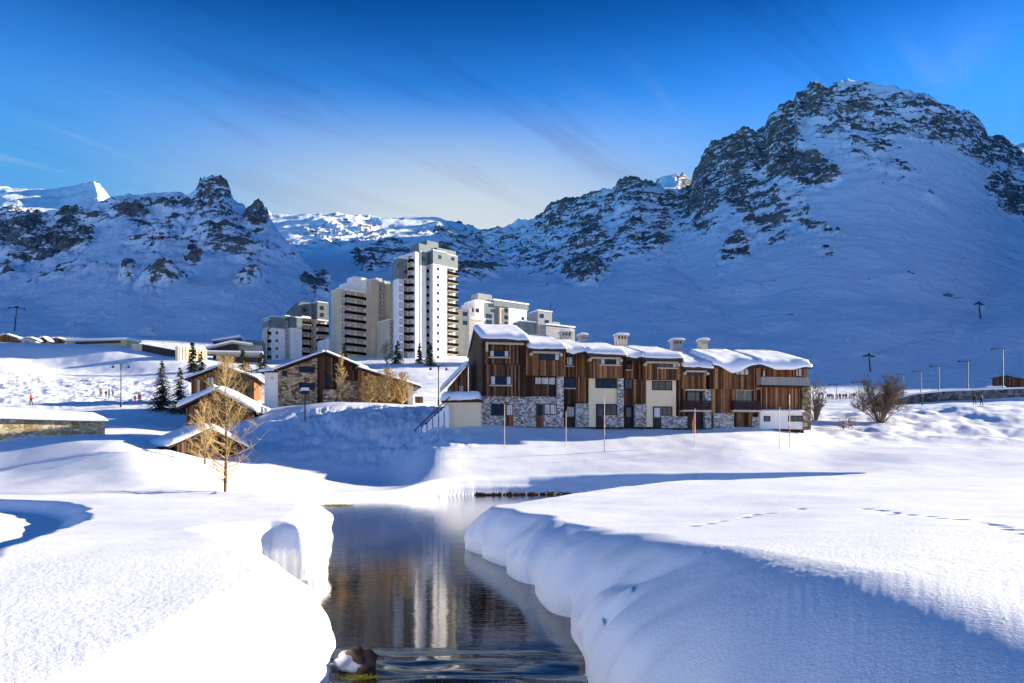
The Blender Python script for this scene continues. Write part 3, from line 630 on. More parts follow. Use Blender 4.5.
# H
P('wood_cladding', (712.3, 365, 734.6, 389), .0, woodm, .6); P('wood_cladding', (711.4, 389.1, 734.6, 413), .22, woodm, .3); P('wood_cladding', (734.7, 366, 760.6, 389.4), .4, woodm, .3)
P('wood_cladding', (754, 389.5, 760.6, 412), .45, woodd, .3); P('wood_cladding', (734.7, 411.6, 760.2, 417), .8, woodd, .3)
window(CH, *rc((734.8, 368, 749, 375.4), .4), .39, 2, glassm=curt, sill=False); window(CH, *rc((735.5, 389.8, 753.6, 402), .8), .79, 1, fm=palew)
railing(CH, 'balcony', *rc((734, 400, 761, 410), -.5)[:2], -.5, rc((734, 400, 761, 410), -.5)[2], 1.05, darkw, depth=1.3)
panel('balcony_floor', (733.6, 410, 761, 411.6), -.55, palew, 1.4)
P('stone_wall', (714, 413.2, 734, 429), .1, stonew, .5); P('stone_wall', (752.5, 417, 760.2, 429), .6, stonew, .4); P('wood_cladding', (734.3, 412, 744, 429), .95, woodd, .3)
# I
P('wood_cladding', (760.9, 366, 807.3, 386), .45, woodm); P('wood_cladding', (760.9, 386.3, 803, 410.5), .3, woodm, .4); P('stone_pillar', (803, 386.5, 811, 430), .0, stoneb, 1.1)
railing(CH, 'balcony', *rc((761.8, 377, 809, 386), -.7)[:2], -.7, rc((761.8, 377, 809, 385.4), -.7)[2], .92, grey, depth=1.0)
panel('balcony_floor', (761.4, 385.5, 809.5, 386.6), -.75, darkw, 1.1)
window(CH, *rc((762, 369.5, 765.5, 377), .45), .44, 0, glassm=curt); window(CH, *rc((795, 368.4, 802, 377), .45), .44, 1, glassm=curt)
P('render_wall', (760.4, 411.5, 803.4, 429), .1, white, .5)
window(CH, *rc((763.8, 416, 770, 421.6), .1), .09, 0); window(CH, *rc((788, 415.8, 802.6, 421.6), .1), .09, 2)
u0, u1, z0, z1 = rc((760, 409.5, 803.5, 411.4), -.2)
snow_slab(CH, [(u0, -.35, z0), (u1, -.35, z0), (u1, .29, z0+.05), (u0, .29, z0+.05)], .22, 'ledge_snow', droop=.05, seed=4)
# doors
def door(r, v, m=darkw, light=curt, half=True):
    u0, u1, z0, z1 = rc(r, v); o = MB().box(u0, u1, v-.06, v+.02, z0-.3, z1).build('door', m, CH); h = z1-z0
    MB().box(u0+.12, u1-.12, v-.075, v-.061, z0+h*.42, z1-.14).build('door_glass', light, o)
    MB().box(u1-.17, u1-.13, v-.12, v-.061, z0+h*.33, z0+h*.38).build('handle', galv, o); return o
door((505.6, 403.7, 513.4, 423.2), -.03, woodo, curt); door((536, 403.7, 543.6, 424), .09, woodo, glass); door((566, 405.7, 575, 424.5), 1.09, frame, curt)
door((596, 404, 603.4, 424.5), .23, frame, glass); door((625, 406.5, 634, 424.5), 1.09, frame, glass); door((653, 406.5, 661, 425), .23, frame, curt)
door((745.3, 416, 750, 426.5), .94, white, curt)
u0, u1, z0, z1 = rc((687, 412.6, 705.2, 426), .7); gdr = MB().box(u0, u1, .62, .9, z0-.4, z1)
gdr.build('garage_door', frame, CH)
# left end wall: boards with two faint joint lines, a dark window
ul = fr.u(484.7); zt = fr.uz(490, 340)[1]
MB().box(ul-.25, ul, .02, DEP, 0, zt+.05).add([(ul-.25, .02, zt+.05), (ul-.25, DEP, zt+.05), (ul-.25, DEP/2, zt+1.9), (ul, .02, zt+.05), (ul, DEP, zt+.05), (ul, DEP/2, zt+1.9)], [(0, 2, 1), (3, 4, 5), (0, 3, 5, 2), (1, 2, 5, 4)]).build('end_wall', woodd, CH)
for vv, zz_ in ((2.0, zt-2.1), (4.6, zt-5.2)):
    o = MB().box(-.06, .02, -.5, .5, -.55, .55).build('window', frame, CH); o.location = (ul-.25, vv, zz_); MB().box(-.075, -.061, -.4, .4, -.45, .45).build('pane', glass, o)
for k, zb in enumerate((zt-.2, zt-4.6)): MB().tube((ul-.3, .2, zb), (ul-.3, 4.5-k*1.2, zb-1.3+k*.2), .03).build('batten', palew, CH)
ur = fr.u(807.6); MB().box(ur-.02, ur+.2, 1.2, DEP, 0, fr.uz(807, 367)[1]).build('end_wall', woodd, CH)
# roofs
ridge_v = 6.2
ROOFS = [(481.5, 529.5, 337.8, -1.1, .85, .10, 0, 1.2), (528.5, 566.5, 346.8, -1.25, .85, .12, 0, .95), (566, 588.0, 350, -.6, .75, .2, .15, .8), (587.5, 626.5, 352.5, -1.25, .85, .12, 0, .8), (626, 644, 356, -.6, .8, .2, .2, .7), (643.5, 683.8, 357, -1.2, .9, .12, 0, .75), (683, 713, 366, -.9, .85, .1, 0, 1.2), (712.5, 759.5, 363.4, -.8, 1.0, .2, .85, 1.0), (759.5, 811.5, 364.2, -1.2, 1.05, .2, .5, 1.0)]
for i, (x0, x1, ye, ve, th, dr, sg, rise) in enumerate(ROOFS):
    u0, u1 = fr.u(x0, ve), fr.u(x1, ve); ze = fr.uz((x0+x1)/2, ye, ve)[1]-.12; zr = ze+1.0+rise
    rf = MB().prism([(ve, ze), (ridge_v, zr), (DEP+1, ze), (DEP+1, ze-.22), (ridge_v, zr-.22), (ve, ze-.22)], u0+.04, u1-.04).build('roof', roofm, CH)
    snow_slab(rf, [(u0, ve-.08, ze), (u1, ve-.08, ze), (u1, ridge_v, zr), (u0, ridge_v, zr)], th*.62, lump=.035, droop=dr, sag=sg, seed=i*2.3, edges=(1, 1, 0, 1), over=.10)
    snow_slab(rf, [(u1, DEP+1, ze), (u0, DEP+1, ze), (u0, ridge_v, zr), (u1, ridge_v, zr)], th*.78, droop=.1, seed=i*2.3+9, edges=(1, 1, 0, 1), nu=10, nv=6)
    if i in (0, 1, 3, 5, 6):
        MB().box(u0+.5, u1-.5, ve+.35, ve+.55, ze-.52, ze-.24).build('eaves_beam', palew, rf)
        for uu in (u0+.35, u1-.5):
            if i: MB().box(uu-.12, uu+.12, ve+.10, ve+.85, ze-.80, ze-.53).build('beam_end', palew, rf)
    MB().box(u0+.04, u1-.04, ve-.02, ve+.02, ze-.36, ze-.223).build('fascia', frame, rf)
# tall white post at the corner of the first roof
u_, z_ = fr.uz(487, 340, -.9); MB().box(u_-.1, u_+.1, -.98, -.78, z_-1.2, z_).build('corner_post', palew, CH)
# chimneys (px centre, top py, bottom py, width px, material)
for k, (pc, y0, y1, wd, m) in enumerate([(566.5, 328, 345, 10.5, grey), (583.5, 331.5, 345, 6.5, grey), (622.3, 331.5, 350, 11, beige), (678, 336.5, 352, 10.5, grey), (704.5, 336.5, 353, 7.5, beige)]):
    vv = 6.4+(k % 2)*.9; u_, zt = fr.uz(pc, y0+2.2, vv); z0 = fr.uz(pc, y1, vv)[1]-1.2; w = wd/F*92/2
    c = MB().box(u_-w, u_+w, vv, vv+1.1, z0, zt-.62); [c.box(u_-w+q*(2*w-.14)/3, u_-w+q*(2*w-.14)/3+.14, vv, vv+1.1, zt-.62, zt-.26) for q in range(4)]
    c = c.build('chimney', m, CH); MB().box(u_-w-.15, u_+w+.15, vv-.15, vv+1.25, zt-.26, zt-.12).build('cap', grey, c)
    snow_slab(c, [(u_-w-.15, vv-.15, zt-.12), (u_+w+.15, vv-.15, zt-.12), (u_+w+.15, vv+1.25, zt-.12), (u_-w-.15, vv+1.25, zt-.12)], .26, 'cap_snow', nu=8, nv=8, droop=.02, seed=k)

# annex at the chalet's left foot: low cream box with a snowy flat roof, and a lean-to shed behind
fx = Fr(444, 83.0, R(-4), zz(83, 418)-1.2)
AN = empty('low_annex', fx.O, R(-4), 'low cream walled annex with rounded snow cap left of the long wooden chalet', 'annex')
u1 = fx.u(481); zt = fx.uz(465, 402.5)[1]; MB().box(0, u1, 0, 5.5, -.6, zt).build('wall', cream, AN)
MB().box(-.25, u1+.1, -.3, 5.6, zt+.003, zt+.24).build('roof', darkw, AN)
snow_slab(AN, [(-.3, -.35, zt+.24), (u1-.1, -.35, zt+.24), (u1-.1, 5.5, zt+.5), (-.3, 5.5, zt+.5)], .85, droop=.12, seed=3.3, lump=.1)
for k in range(3): o = MB().box(-.05, .02, .8+k*1.0, 1.1+k*1.0, zt-1.9, zt-.7).build('vent', frame, AN)
fx2 = Fr(452, 89.0, a0, zz(89, 411)-1.5)
SHD = empty('lean_to_shed', fx2.O, a0, 'brown wooden lean-to with steep snow-edged roof behind the cream annex', 'shed')
w = fx2.u(468); zl, zh = fx2.uz(450, 384)[1], fx2.uz(468, 362)[1]
MB().prism([(0, -1), (w, -1), (w, zh-.3), (0, zl-.3+.3)], 0, 6, axis=1).build('wall', woodm, SHD)
MB().prism([(-.9, zl-.5), (w, zh-.2), (w, zh+.05), (-.9, zl-.25)], -.9, 6.5, axis=1).build('roof', palew, SHD)
snow_slab(SHD, [(-.9, -.9, zl-.25), (w, -.9, zh+.05), (w, 6.5, zh+.05), (-.9, 6.5, zl-.25)], .3, seed=8, nu=12)
window(SHD, w*.45, w*.7, zl-1.2, zl-.2, -.01, 0, fm=palew, glassm=curt)
# covered outside steps going down to the left
ST = empty('outside_stair', stand(429, 82.5), R(-6), 'snow-covered outside stair with two dark handrails left of the cream annex', 'stair')
b = MB(); r1 = MB(); sz = fx.O.z+fx.uz(447, 400)[1]-ST.location.z
for k in range(9): b.box(-.9+k*.33, -.9+(k+1)*.33, 0, 1.6, -.6, (k+1)*sz/9*.8)
b.build('steps', roofsnow, ST)
for yy in (-.06, 1.62): r1.tube((-1.6, yy, -.1), (2.2, yy, sz*.8+.9), .06); [r1.tube((-1.4+k*.6, yy, -.3), (-1.4+k*.6, yy, .12+k*.16*sz/1.4), .035) for k in range(6)]
r1.build('handrail', darkw, ST)

# ---------------------------------------------------------------- chalets on the left
def gable_house(name, px0, px1, pa, ya, yl, yr, yb, d, a, depth, wallm, label, cat, th=.45, over=.7, drop=1.5, roofmat=None, sn=None, xl=None, xr=None):
    """gable end facing the camera: left and right eave px, apex px and py, eave pys, foot py"""
    f = Fr(px0, d, a, zz(d, yb)); T = empty(name, f.O, a, label, cat)
    u1 = f.u(px1); ua, za = f.uz(pa, ya); zl = f.uz(px0, yl)[1]; zr = f.uz(px1, yr)[1]
    sl, sr = (za-zl)/ua, (za-zr)/(u1-ua)
    i = .75
    MB().prism([(i, -drop), (u1-i, -drop), (u1-i, zr+sr*i-.35), (ua, za-.35), (i, zl+sl*i-.35)], 0, depth, axis=1).build('wall', wallm, T)
    rf = MB().prism([(0, zl), (ua, za), (u1, zr), (u1, zr-.25), (ua, za-.27), (0, zl-.25)], -over, depth+over, axis=1).build('roof', roofmat or darkw, T)
    snow_slab(rf, [(ua, -over, za), (0, -over, zl), (0, depth+over, zl), (ua, depth+over, za)][::1] if 0 else [(0, -over-.05, zl), (ua, -over-.05, za), (ua, depth+over, za), (0, depth+over, zl)], th, seed=px0*.1, droop=.04, over=.06, edges=(1, 0, 1, 1), nu=20)
    snow_slab(rf, [(ua, -over-.05, za), (u1, -over-.05, zr), (u1, depth+over, zr), (ua, depth+over, za)], th, seed=px1*.1, droop=.04, over=.06, edges=(1, 1, 1, 0), nu=20)
    return f, T, (u1, ua, za, zl, zr)
al = R(16)
f, SC, (u1, ua, za, zl, zr) = gable_house('stone_chalet', 274, 369, 324.5, 352, 370, 370, 405, 106, al, 11, woodd, 'wide stone and dark wood chalet with snowy gable roof in front of the white towers', 'chalet', th=.4)
pr = lambda n, r, v, m, th=.25: MB().box(*(lambda q: (q[0], q[1], v, v+th, q[2], q[3]))(f.rect(r, v))).build(n, m, SC)
q = f.rect((278, 362, 317.3, 409), -.3); sl = (za-zl)/ua
MB().prism([(q[0], q[2]), (q[1], q[2]), (q[1], zl+sl*q[1]-.42), (q[0], zl+sl*q[0]-.42)], -.3, -.02, axis=1).build('stone_wall', stoneb, SC)
pr('stone_wall', (337, 380.5, 361, 409), -.3, stoneb); pr('wood_cladding', (338, 370, 361, 380.3), -.25, woodd, .2); pr('balcony', (323, 389.5, 336.5, 409), -1.0, stoneb, .9)
window(SC, *f.rect((299, 366.5, 314.8, 372.5), -.3), -.31, 2, glassm=glass); window(SC, *f.rect((299, 383, 314.8, 389.6), -.3), -.31, 2, glassm=glass); window(SC, *f.rect((282, 370.5, 287, 376), -.3), -.31, 0)
window(SC, *f.rect((325, 375, 333, 388), 0), -.01, 1, fm=woodd)
MB().box(u1-1.3, u1-.7, -.95, -.7, zr-.3, zr+.02).build('beam_end', palew, SC)
# right extension of that chalet
f2 = Fr(358, 107.5, al, zz(107.5, 407)); EX = empty('chalet_extension', f2.O, al, 'orange-brown low wing with long sloping snowy roof right of the stone chalet', 'chalet wing')
e1 = f2.u(413); ee = f2.u(420); z0 = f2.uz(360, 367.5)[1]; z1 = f2.uz(420, 387)[1]; sp = (z1-z0)/ee
MB().prism([(.1, -1.5), (e1-.7, -1.5), (e1-.7, z0+sp*(e1-.7)-.3), (.1, z0-.3)], 0, 9, axis=1).build('wall', woodo, EX)
MB().prism([(e1-.69, -1.5), (e1, -1.5), (e1, z0+sp*e1-.3), (e1-.69, z0+sp*(e1-.69)-.3)], -.02, 9, axis=1).build('corner_wall', white, EX)
rf = MB().prism([(-.2, z0), (ee, z1), (ee, z1-.22), (-.2, z0-.22)], -.9, 9.6, axis=1).build('roof', darkw, EX)
snow_slab(rf, [(-.2, -.95, z0), (ee, -.95, z1), (ee, 9.6, z1), (-.2, 9.6, z0)], .35, seed=5.1, droop=.03, over=.05)
for k in range(3): MB().tube((e1, .4+k*3.5, 1.7), (ee-.2, .4+k*3.5, z1-.25), .09).build('brace', palew, EX)
o = MB().box(0, 1.1, -.2, -.1, 0, .9).build('notice_board', woodo, EX); o.location = (e1+.3, .2, .7)
# white box with dark cap left of it
f3 = Fr(264.5, 106, R(6), zz(106, 401)); BX = empty('white_porch', f3.O, R(6), 'small white rendered block with dark flat roof and round lamp, left of the stone chalet', 'porch')
w = f3.u(278); h = f3.uz(270, 372.5)[1]; MB().box(0, w, 0, 4, -1.5, h).build('wall', white, BX); MB().box(-.7, w+.1, -.5, 4.3, h+.003, h+.3).build('roof', darkw, BX)
snow_slab(BX, [(-.7, -.5, h+.3), (w+.1, -.5, h+.3), (w+.1, 4.3, h+.3), (-.7, 4.3, h+.3)], .3, seed=2, nu=8, nv=8)
MB().tube((w*.55, -.09, h-.75), (w*.55, -.003, h-.75), .22, n=12).build('round_lamp', palew, BX)
# orange chalet behind the larch
f, CB, q = gable_house('wooden_chalet', 186, 259, 221, 366, 379, 379, 397, 122, R(10), 9, woodo, 'orange-brown wooden chalet behind the golden larches, uppermost of the left huts', 'chalet', th=.45)
window(CB, *f.rect((207, 377, 214, 384)), -.01, 1, glassm=curt); window(CB, *f.rect((233, 378, 241, 386)), -.01, 1)
pl = MB(); u_ = f.u(198); pl.box(u_, u_+.35, -.6, -.25, -1.2, q[3]-.1); pl.build('post', palew, CB)
# cabin
f, CA, q = gable_house('log_cabin', 179.5, 258, 217.5, 390.5, 408, 412.5, 426, 93, R(6), 7.5, woodo, 'square cabin with thick rounded snow roof standing behind the bare larch', 'cabin', th=.75, over=.9)
window(CA, *f.rect((193, 408, 199, 415)), -.01, 1, glassm=glass)
MB().box(q[0]-.9, q[0]-.5, -.3, .1, -1.2, q[4]+.1).build('post', woodo, CA)
# low hut half buried, ridge running back to the left
hd = 70.0; f4 = Fr(177, hd, R(38), zz(hd, 452)); HT = empty('snowed_in_hut', f4.O, R(38), 'low dark hut half buried by snow with one broad bluish roof slope', 'hut')
f4d = 6.0; W4 = 5.2
MB().prism([(0, -1.5), (W4, -1.5), (W4, .9), (W4/2, 2.1), (0, .9)], 0, f4d, axis=1).build('wall', woodd, HT)
rf = MB().prism([(-.8, .5), (W4/2, 2.15), (W4+.8, .5), (W4+.8, .3), (W4/2, 1.95), (-.8, .3)], -.7, f4d+.7, axis=1).build('roof', darkw, HT)
snow_slab(rf, [(-.8, f4d+.7, .5), (-.8, -.75, .5), (W4/2, -.75, 2.15), (W4/2, f4d+.7, 2.15)], .5, seed=1.1, droop=.08, edges=(1, 1, 0, 1)); snow_slab(rf, [(W4+.8, -.75, .5), (W4+.8, f4d+.7, .5), (W4/2, f4d+.7, 2.15), (W4/2, -.75, 2.15)], .5, seed=6.1, droop=.08, edges=(1, 1, 0, 1))
# long low ochre stone wall building with snow on top
f5 = Fr(-30, 75.0, R(34), zz(75, 440)); SW = empty('stone_outbuilding', f5.O, R(34), 'long low ochre stone building with smooth snow roof at the left edge', 'outbuilding')
w = f5.u(105); h = f5.uz(60, 420.5)[1]
MB().box(0, w, 0, 8, -1.2, h).build('wall', stoney, SW)
for x in (f5.u(57), f5.u(71)): o = MB().box(x, x+.9, -.04, .02, .15, .45).build('vent', frame, SW)
snow_slab(SW, [(-.3, -.3, h+.003), (w+.3, -.3, h+.003), (w+.3, 8.3, h+.9), (-.3, 8.3, h+1.4)], .45, droop=.03, seed=7.7)

# ---------------------------------------------------------------- towers
_wm = {}
def tower_window(T, u, v, z, w=1.1, h=1.3, dark=True):
    k = ('w', round(w, 1), round(h, 1))
    if k not in _wm:
        f = MB(); f.box(-w/2, -w/2+.12, -.08, .02, -h/2, h/2); f.box(w/2-.12, w/2, -.08, .02, -h/2, h/2); f.box(-w/2+.12, w/2-.12, -.08, .02, h/2-.12, h/2); f.box(-w/2+.12, w/2-.12, -.08, .02, -h/2, -h/2+.12)
        f.box(-w/2+.1, w/2-.1, -.04, .015, -h/2+.1, h/2-.1, 1)
        o = f.build('window', [frame, glass if dark else curt], T); _wm[k] = o.data; o.location = (u, v, z); return o
    return link_mesh('window', _wm[k], T, (u, v, z))
def tower_balcony(T, u0, u1, v, z, d=1.3, h=1.05, m=None):
    k = ('b', round(u1-u0, 1), d, h)
    if k not in _wm:
        w = u1-u0; f = MB(); f.box(0, w, 0, d, -.14, 0, 1); f.box(0, w, 0, .12, .003, h); f.box(0, .1, .121, d, .003, h); f.box(w-.1, w, .121, d, .003, h)
        o = f.build('balcony', [parap, beige], T); _wm[k] = o.data; o.location = (u0, v, z); return o
    return link_mesh('balcony', _wm[k], T, (u0, v, z))
FL = 2.72
def tower(name, px, d, a, yb, bays, label, cat='apartment tower'):
    """bays: (px0, px1, v, depth, top py, slate down to py, wall material, kind)"""
    f = Fr(px, d, a, zz(d, yb)-2); T = empty(name, f.O, a, label, cat)
    for (x0, x1, v, dep, yt, ys, m, kind) in bays:
        u0, u1 = f.u(x0, v), f.u(x1, v); xm = (x0+x1)/2; zt = f.uz(xm, yt, v)[1]; zs = f.uz(xm, ys, v)[1] if ys else zt
        rec = 1.3 if kind in ('loggia', 'balc') else 0
        if ys and zs < zt-.1: MB().box(u0-.05, u1+.05, v-.06, v+dep+.05, zs, zt).build('slate_cladding', slate, T)
        MB().box(u0, u1, v+rec, v+dep, -6, zs-.003 if ys else zt).build('wall', m, T)
        if rec: MB().box(u0, u1, v-.04, v+rec-.003, zs-.5, zs-.004).build('soffit', m, T)
        w = u1-u0
        if kind == 'dots':
            z = zs-1.6
            while z > 3: tower_window(T, u0+w*.36, v-.01, z, .9, .95); z -= FL
        elif kind == 'win':
            z = zt-2.0
            while z > 3: tower_window(T, (u0+u1)/2, v-.01, z, min(1.5, w*.62), 1.7, False); z -= FL
        elif kind == 'balc':
            z = zs-FL; k = 0
            while z > 3:
                tower_window(T, (u0+u1)/2, v+rec-.01, z+1.35, min(2.0, w*.72), 1.9, False)
                tower_balcony(T, u0+.05, u1-.05, v-.55, z, 1.84); z -= FL
        elif kind == 'loggia':
            z = zs-FL
            while z > 3:
                for q in range(2): tower_window(T, u0+w*(.27+.46*q), v+rec-.01, z+1.35, w*.36, 2.0, False)
                tower_balcony(T, u0+.03, u1-.03, v, z, 1.28, 1.0); z -= FL
            MB().box((u0+u1)/2-.12, (u0+u1)/2+.12, v+.14, v+rec-.004, 0, zs-.51).build('partition', m, T)
        elif kind == 'side':
            pass
        if kind not in ('pent',): 
            MB().box(u0+.1, u1-.1, v+.1, v+dep-.1, zt+.004, zt+.28).build('roof_snow', roofsnow, T)
    return f, T
ta = R(42)
f, T3 = tower('apartment_tower', 402, 262, ta, 358, [
  (398.5, 403.8, 3.0, 3, 258.5, 279, white, 'win'), (403.8, 410, 3.0, 7, 259.5, 279, beige, 'balc'),
  (410, 415.3, 1.5, 9, 254.5, None, white, 'balc'), (415.3, 420.5, 0.2, 11, 252.8, None, white, 'plain'), (420.5, 426.3, 0.0, 11, 252, 265.5, white, 'plain'),
  (426.3, 433, 1.2, 9, 253, 265.5, white, 'balc'), (433, 447, -1.5, 12, 251.5, 264.8, white, 'dots'), (447, 457.6, -.9, 11, 255.5, 267.5, white, 'balc')],
  'tallest white tower with slate-grey top and dark brown balconies')
for (x0, x1, v0, v1, y0, y1) in ((419, 431, 4, 9, 244.5, 254), (427, 438.5, 5, 9, 241.5, 254), (437, 456, 3.5, 8, 249.5, 257)):
    u0, u1 = f.u(x0, v0), f.u(x1, v0); MB().box(u0, u1, v0, v1, f.uz(x0, y1, v0)[1]-2, f.uz((x0+x1)/2, y0, v0)[1]).build('roof_block', slate, T3)
for x, y, v in ((440, 257, -1.57), (453, 259, -.97), (423.5, 259, -.07), (399, 266, 3.13), (406, 272, 2.93)):
    tower_window(T3, f.u(x, v), v, f.uz(x, y, v)[1], 1.2, 1.2)
f, T2 = tower('apartment_tower', 339, 266, ta, 358, [
  (338.6, 341.2, 2.6, 2.5, 288.5, None, beige, 'plain'), (341.2, 346.2, 2.4, 7, 288.8, None, beige, 'win'), (346.2, 366.5, 1.2, 10, 290.8, None, cream, 'loggia'),
  (371.5, 378.8, -1.4, 13, 280, None, beige, 'plain'), (378.8, 385, -.6, 11, 282.5, None, beige, 'win'), (387.2, 391.2, -1.9, 10, 284.5, None, beige, 'plain')],
  'middle white and beige tower with a broad stack of dark loggia balconies')
for (x0, x1, v0, v1, y0, y1, m) in ((354.5, 366.5, 3.0, 8, 277.2, 291, white), (346.2, 355.2, 3.4, 8, 283.5, 291, white)):
    u0, u1 = f.u(x0, v0), f.u(x1, v0); MB().box(u0, u1, v0, v1, f.uz(x0, y1, v0)[1]-2, f.uz((x0+x1)/2, y0, v0)[1]).build('roof_block', m, T2)
u0, u1 = f.u(366.6, 1), f.u(372.5, 1); MB().box(u0, u1, 1.21, 10, -6, f.uz(369, 279.2, 1)[1]).build('wall', white, T2)
MB().box(u0-.01, f.u(371.4, 1), .6, 1.2, -6, f.uz(369, 281, 1)[1]).build('wall', beige, T2)
for (x, v0, v1, yt) in ((376, 3, 6, 277.5), (384, 3, 5, 280.5)):
    u0 = f.u(x, v0); MB().box(u0, u0+2.6, v0, v1, 8, f.uz(x, yt, v0)[1]).build('roof_block', grey, T2)
for k in range(8): MB().tube((f.u(346.3, 1.0)+.05, 1.12, 2+k*2.72), (f.u(346.3, 1.0)+.05, 1.12, 4.4+k*2.72), .07).build('downpipe', metal, T2)
f, TL = tower('link_block', 389.5, 268, ta, 359, [(389.5, 395.5, 0, 8, 320, None, beige, 'win'), (395.5, 402, .6, 8, 319, None, white, 'plain')], 'low white link block between the middle and the tallest tower', 'apartment block')
f, T1 = tower('stepped_apartment_block', 272, 272, R(38), 364, [
  (268.5, 272.2, 2.0, 5, 320, 327, beige, 'balc'), (272.2, 285, .6, 9, 317, 328.4, white, 'dots'), (285, 290.3, 1.4, 8, 316, 321, beige, 'win'),
  (290.3, 302, -.3, 11, 317.3, 328.2, white, 'plain'), (302, 311, .5, 10, 317, None, white, 'balc'), (311, 317.5, 2.0, 9, 303.5, 319, beige, 'win'), (317.5, 328.5, .2, 12, 302.5, 319.5, white, 'balc')],
  'lowest of the three towers, white with grey slate upper floors stepping up to the right', 'apartment block')
f0 = f
z0 = f.uz(295, 317, 5)[1]; u0, u1 = f.u(288, 5), f.u(317, 5); zt = f.uz(317, 303.8, 5)[1]
MB().prism([(u0, z0-.5), (u1, z0-.5), (u1, zt), (f.u(301, 5), zt), (u0, z0+.3)], 5, 11, axis=1).build('slate_cladding', slate, T1)
for x, y in ((304, 310), (309, 310.5), (322, 308), (322, 315)): 
    vv = 4.98 if x < 315 else .13
    tower_window(T1, f.u(x, vv), vv, f.uz(x, y, vv)[1], 1.3, 1.4, x < 315)
f, TK = tower('link_block', 328.5, 274, ta, 359, [(328.5, 338, 0, 8, 340, None, white, 'win')], 'low white link block between the stepped block and the middle tower', 'apartment block')

# blocks behind the chalet roofs
f = Fr(462, 292, R(35), zz(292, 352)); B4 = empty('hotel_block', f.O, R(35), 'cream and white block with grey stepped snowy roof right of the tallest tower', 'apartment block')
def blk(T, f, x0, x1, v, dep, yt, m, name='wall', yb=None):
    u0, u1 = f.u(x0, v), f.u(x1, v); zt = f.uz((x0+x1)/2, yt, v)[1]; zb = f.uz((x0+x1)/2, yb, v)[1] if yb else -6
    o = MB().box(u0, u1, v, v+dep, zb, zt).build(name, m, T); return u0, u1, zb, zt
blk(B4, f, 461, 470, 1.5, 8, 309, grey); blk(B4, f, 470, 475.5, .8, 9, 308, white); blk(B4, f, 475.5, 484, -.5, 10, 301.5, white); blk(B4, f, 484, 500, 1.0, 10, 303.5, slate); blk(B4, f, 478, 492, 3.0, 5, 294, grey)
blk(B4, f, 484.2, 494, .2, .7, 312, slate); blk(B4, f, 500, 509, 0, 10, 308, beige); blk(B4, f, 509, 527, -.8, 9, 309, white)
u0, u1, zb, zt = blk(B4, f, 494, 528.5, .4, 9, 302.5, slate, yb=308)
for (x0, x1, v, y) in ((484, 500, 1.0, 303.5), (494, 528.5, .4, 302.5), (475.5, 484, -.5, 301.5)):
    u0, u1 = f.u(x0, v), f.u(x1, v); zt = f.uz((x0+x1)/2, y, v)[1]; MB().box(u0-.2, u1+.2, v-.2, v+8, zt+.004, zt+.5).build('roof_snow', roofsnow, B4)
for x, y, v, w in ((473.5, 310, .8, 1.4), (477.5, 310.5, -.5, 1.4), (465, 314, 1.5, 2), (465, 323, 1.5, 2), (489, 316, .2, 2.6), (489, 322, .2, 2.6), (506, 310.5, 0, 1.5), (506, 317.5, 0, 1.5), (506, 324, 0, 1.5), (523, 319, -.8, 1.2)):
    tower_window(B4, f.u(x, v), v-.01, f.uz(x, y, v)[1], w, 1.5)
u0, u1 = f.u(471, -.9), f.u(484, -.9); z_ = f.uz(478, 320, -.9)[1]; o = MB().box(u0, u1, -1.9, -.55, z_-.2, z_).build('balcony', beige, B4); MB().box(u0, u1, -1.9, -.56, z_+.004, z_+.7).build('balcony_snow', roofsnow, o)
f = Fr(536, 250, R(30), zz(250, 352)); B5 = empty('lift_station_block', f.O, R(30), 'small beige block with thin mast poking up behind the chalet roof', 'building')
blk(B5, f, 538, 552, 0, 7, 311.5, grey); blk(B5, f, 553, 560, 1, 6, 322, grey); blk(B5, f, 521, 538, 1, 6, 322, slate); blk(B5, f, 546, 575, -2, 5, 327.5, grey)
for x, y in ((542, 316), (547, 322)): tower_window(B5, f.u(x), -.01, f.uz(x, y)[1], 1.3, 1.3)
u_, z_ = f.uz(550.5, 311.5, 3); MB().tube((u_, 3, z_-.1), (u_, 3, z_+3.0), .12).build('mast', metal, B5)
for (x0, x1, v, y) in ((521, 538, 1, 322), (546, 575, -2, 326), (538, 552, 0, 311.5)):
    u0, u1 = f.u(x0, v), f.u(x1, v); zt = f.uz((x0+x1)/2, y, v)[1]; MB().box(u0-.15, u1+.15, v-.15, v+5, zt+.004, zt+.35).build('roof_snow', roofsnow, B5)

# modern low buildings on the left
f = Fr(208, 245, R(12), zz(245, 366)); B6 = empty('conference_hall', f.O, R(12), 'low grey flat-roofed modern hall with stacked snowy roof edges left of the towers', 'hall')
def slab_roof(T, f, x0, x1, v, dep, y0, y1, th=.5, sn=.5):
    u0, u1 = f.u(x0, v), f.u(x1, v); a = f.uz(x0, y0, v)[1]; b = f.uz(x1, y1, v)[1]
    MB().prism([(u0, a-th), (u1, b-th), (u1, b), (u0, a)], v, v+dep, axis=1).build('roof', grey, T); MB().prism([(u0-.1, a+.004), (u1+.1, b+.004), (u1+.1, b+sn), (u0-.1, a+sn)], v-.1, v+dep, axis=1).build('roof_snow', roofsnow, T)
blk(B6, f, 213, 238, 2, 12, 341.5, frame, 'glazed_wall'); blk(B6, f, 235, 262, 3, 12, 345, grey); blk(B6, f, 216, 262, -2, 3, 352.5, grey)
slab_roof(B6, f, 206, 232, .5, 14, 348, 341.5); slab_roof(B6, f, 232.3, 252, .5, 14, 341.6, 344.5); slab_roof(B6, f, 212, 240, 6, 10, 341, 336.5); slab_roof(B6, f, 204, 262, -3.2, 4.5, 351.5, 352.5, .7, .4)
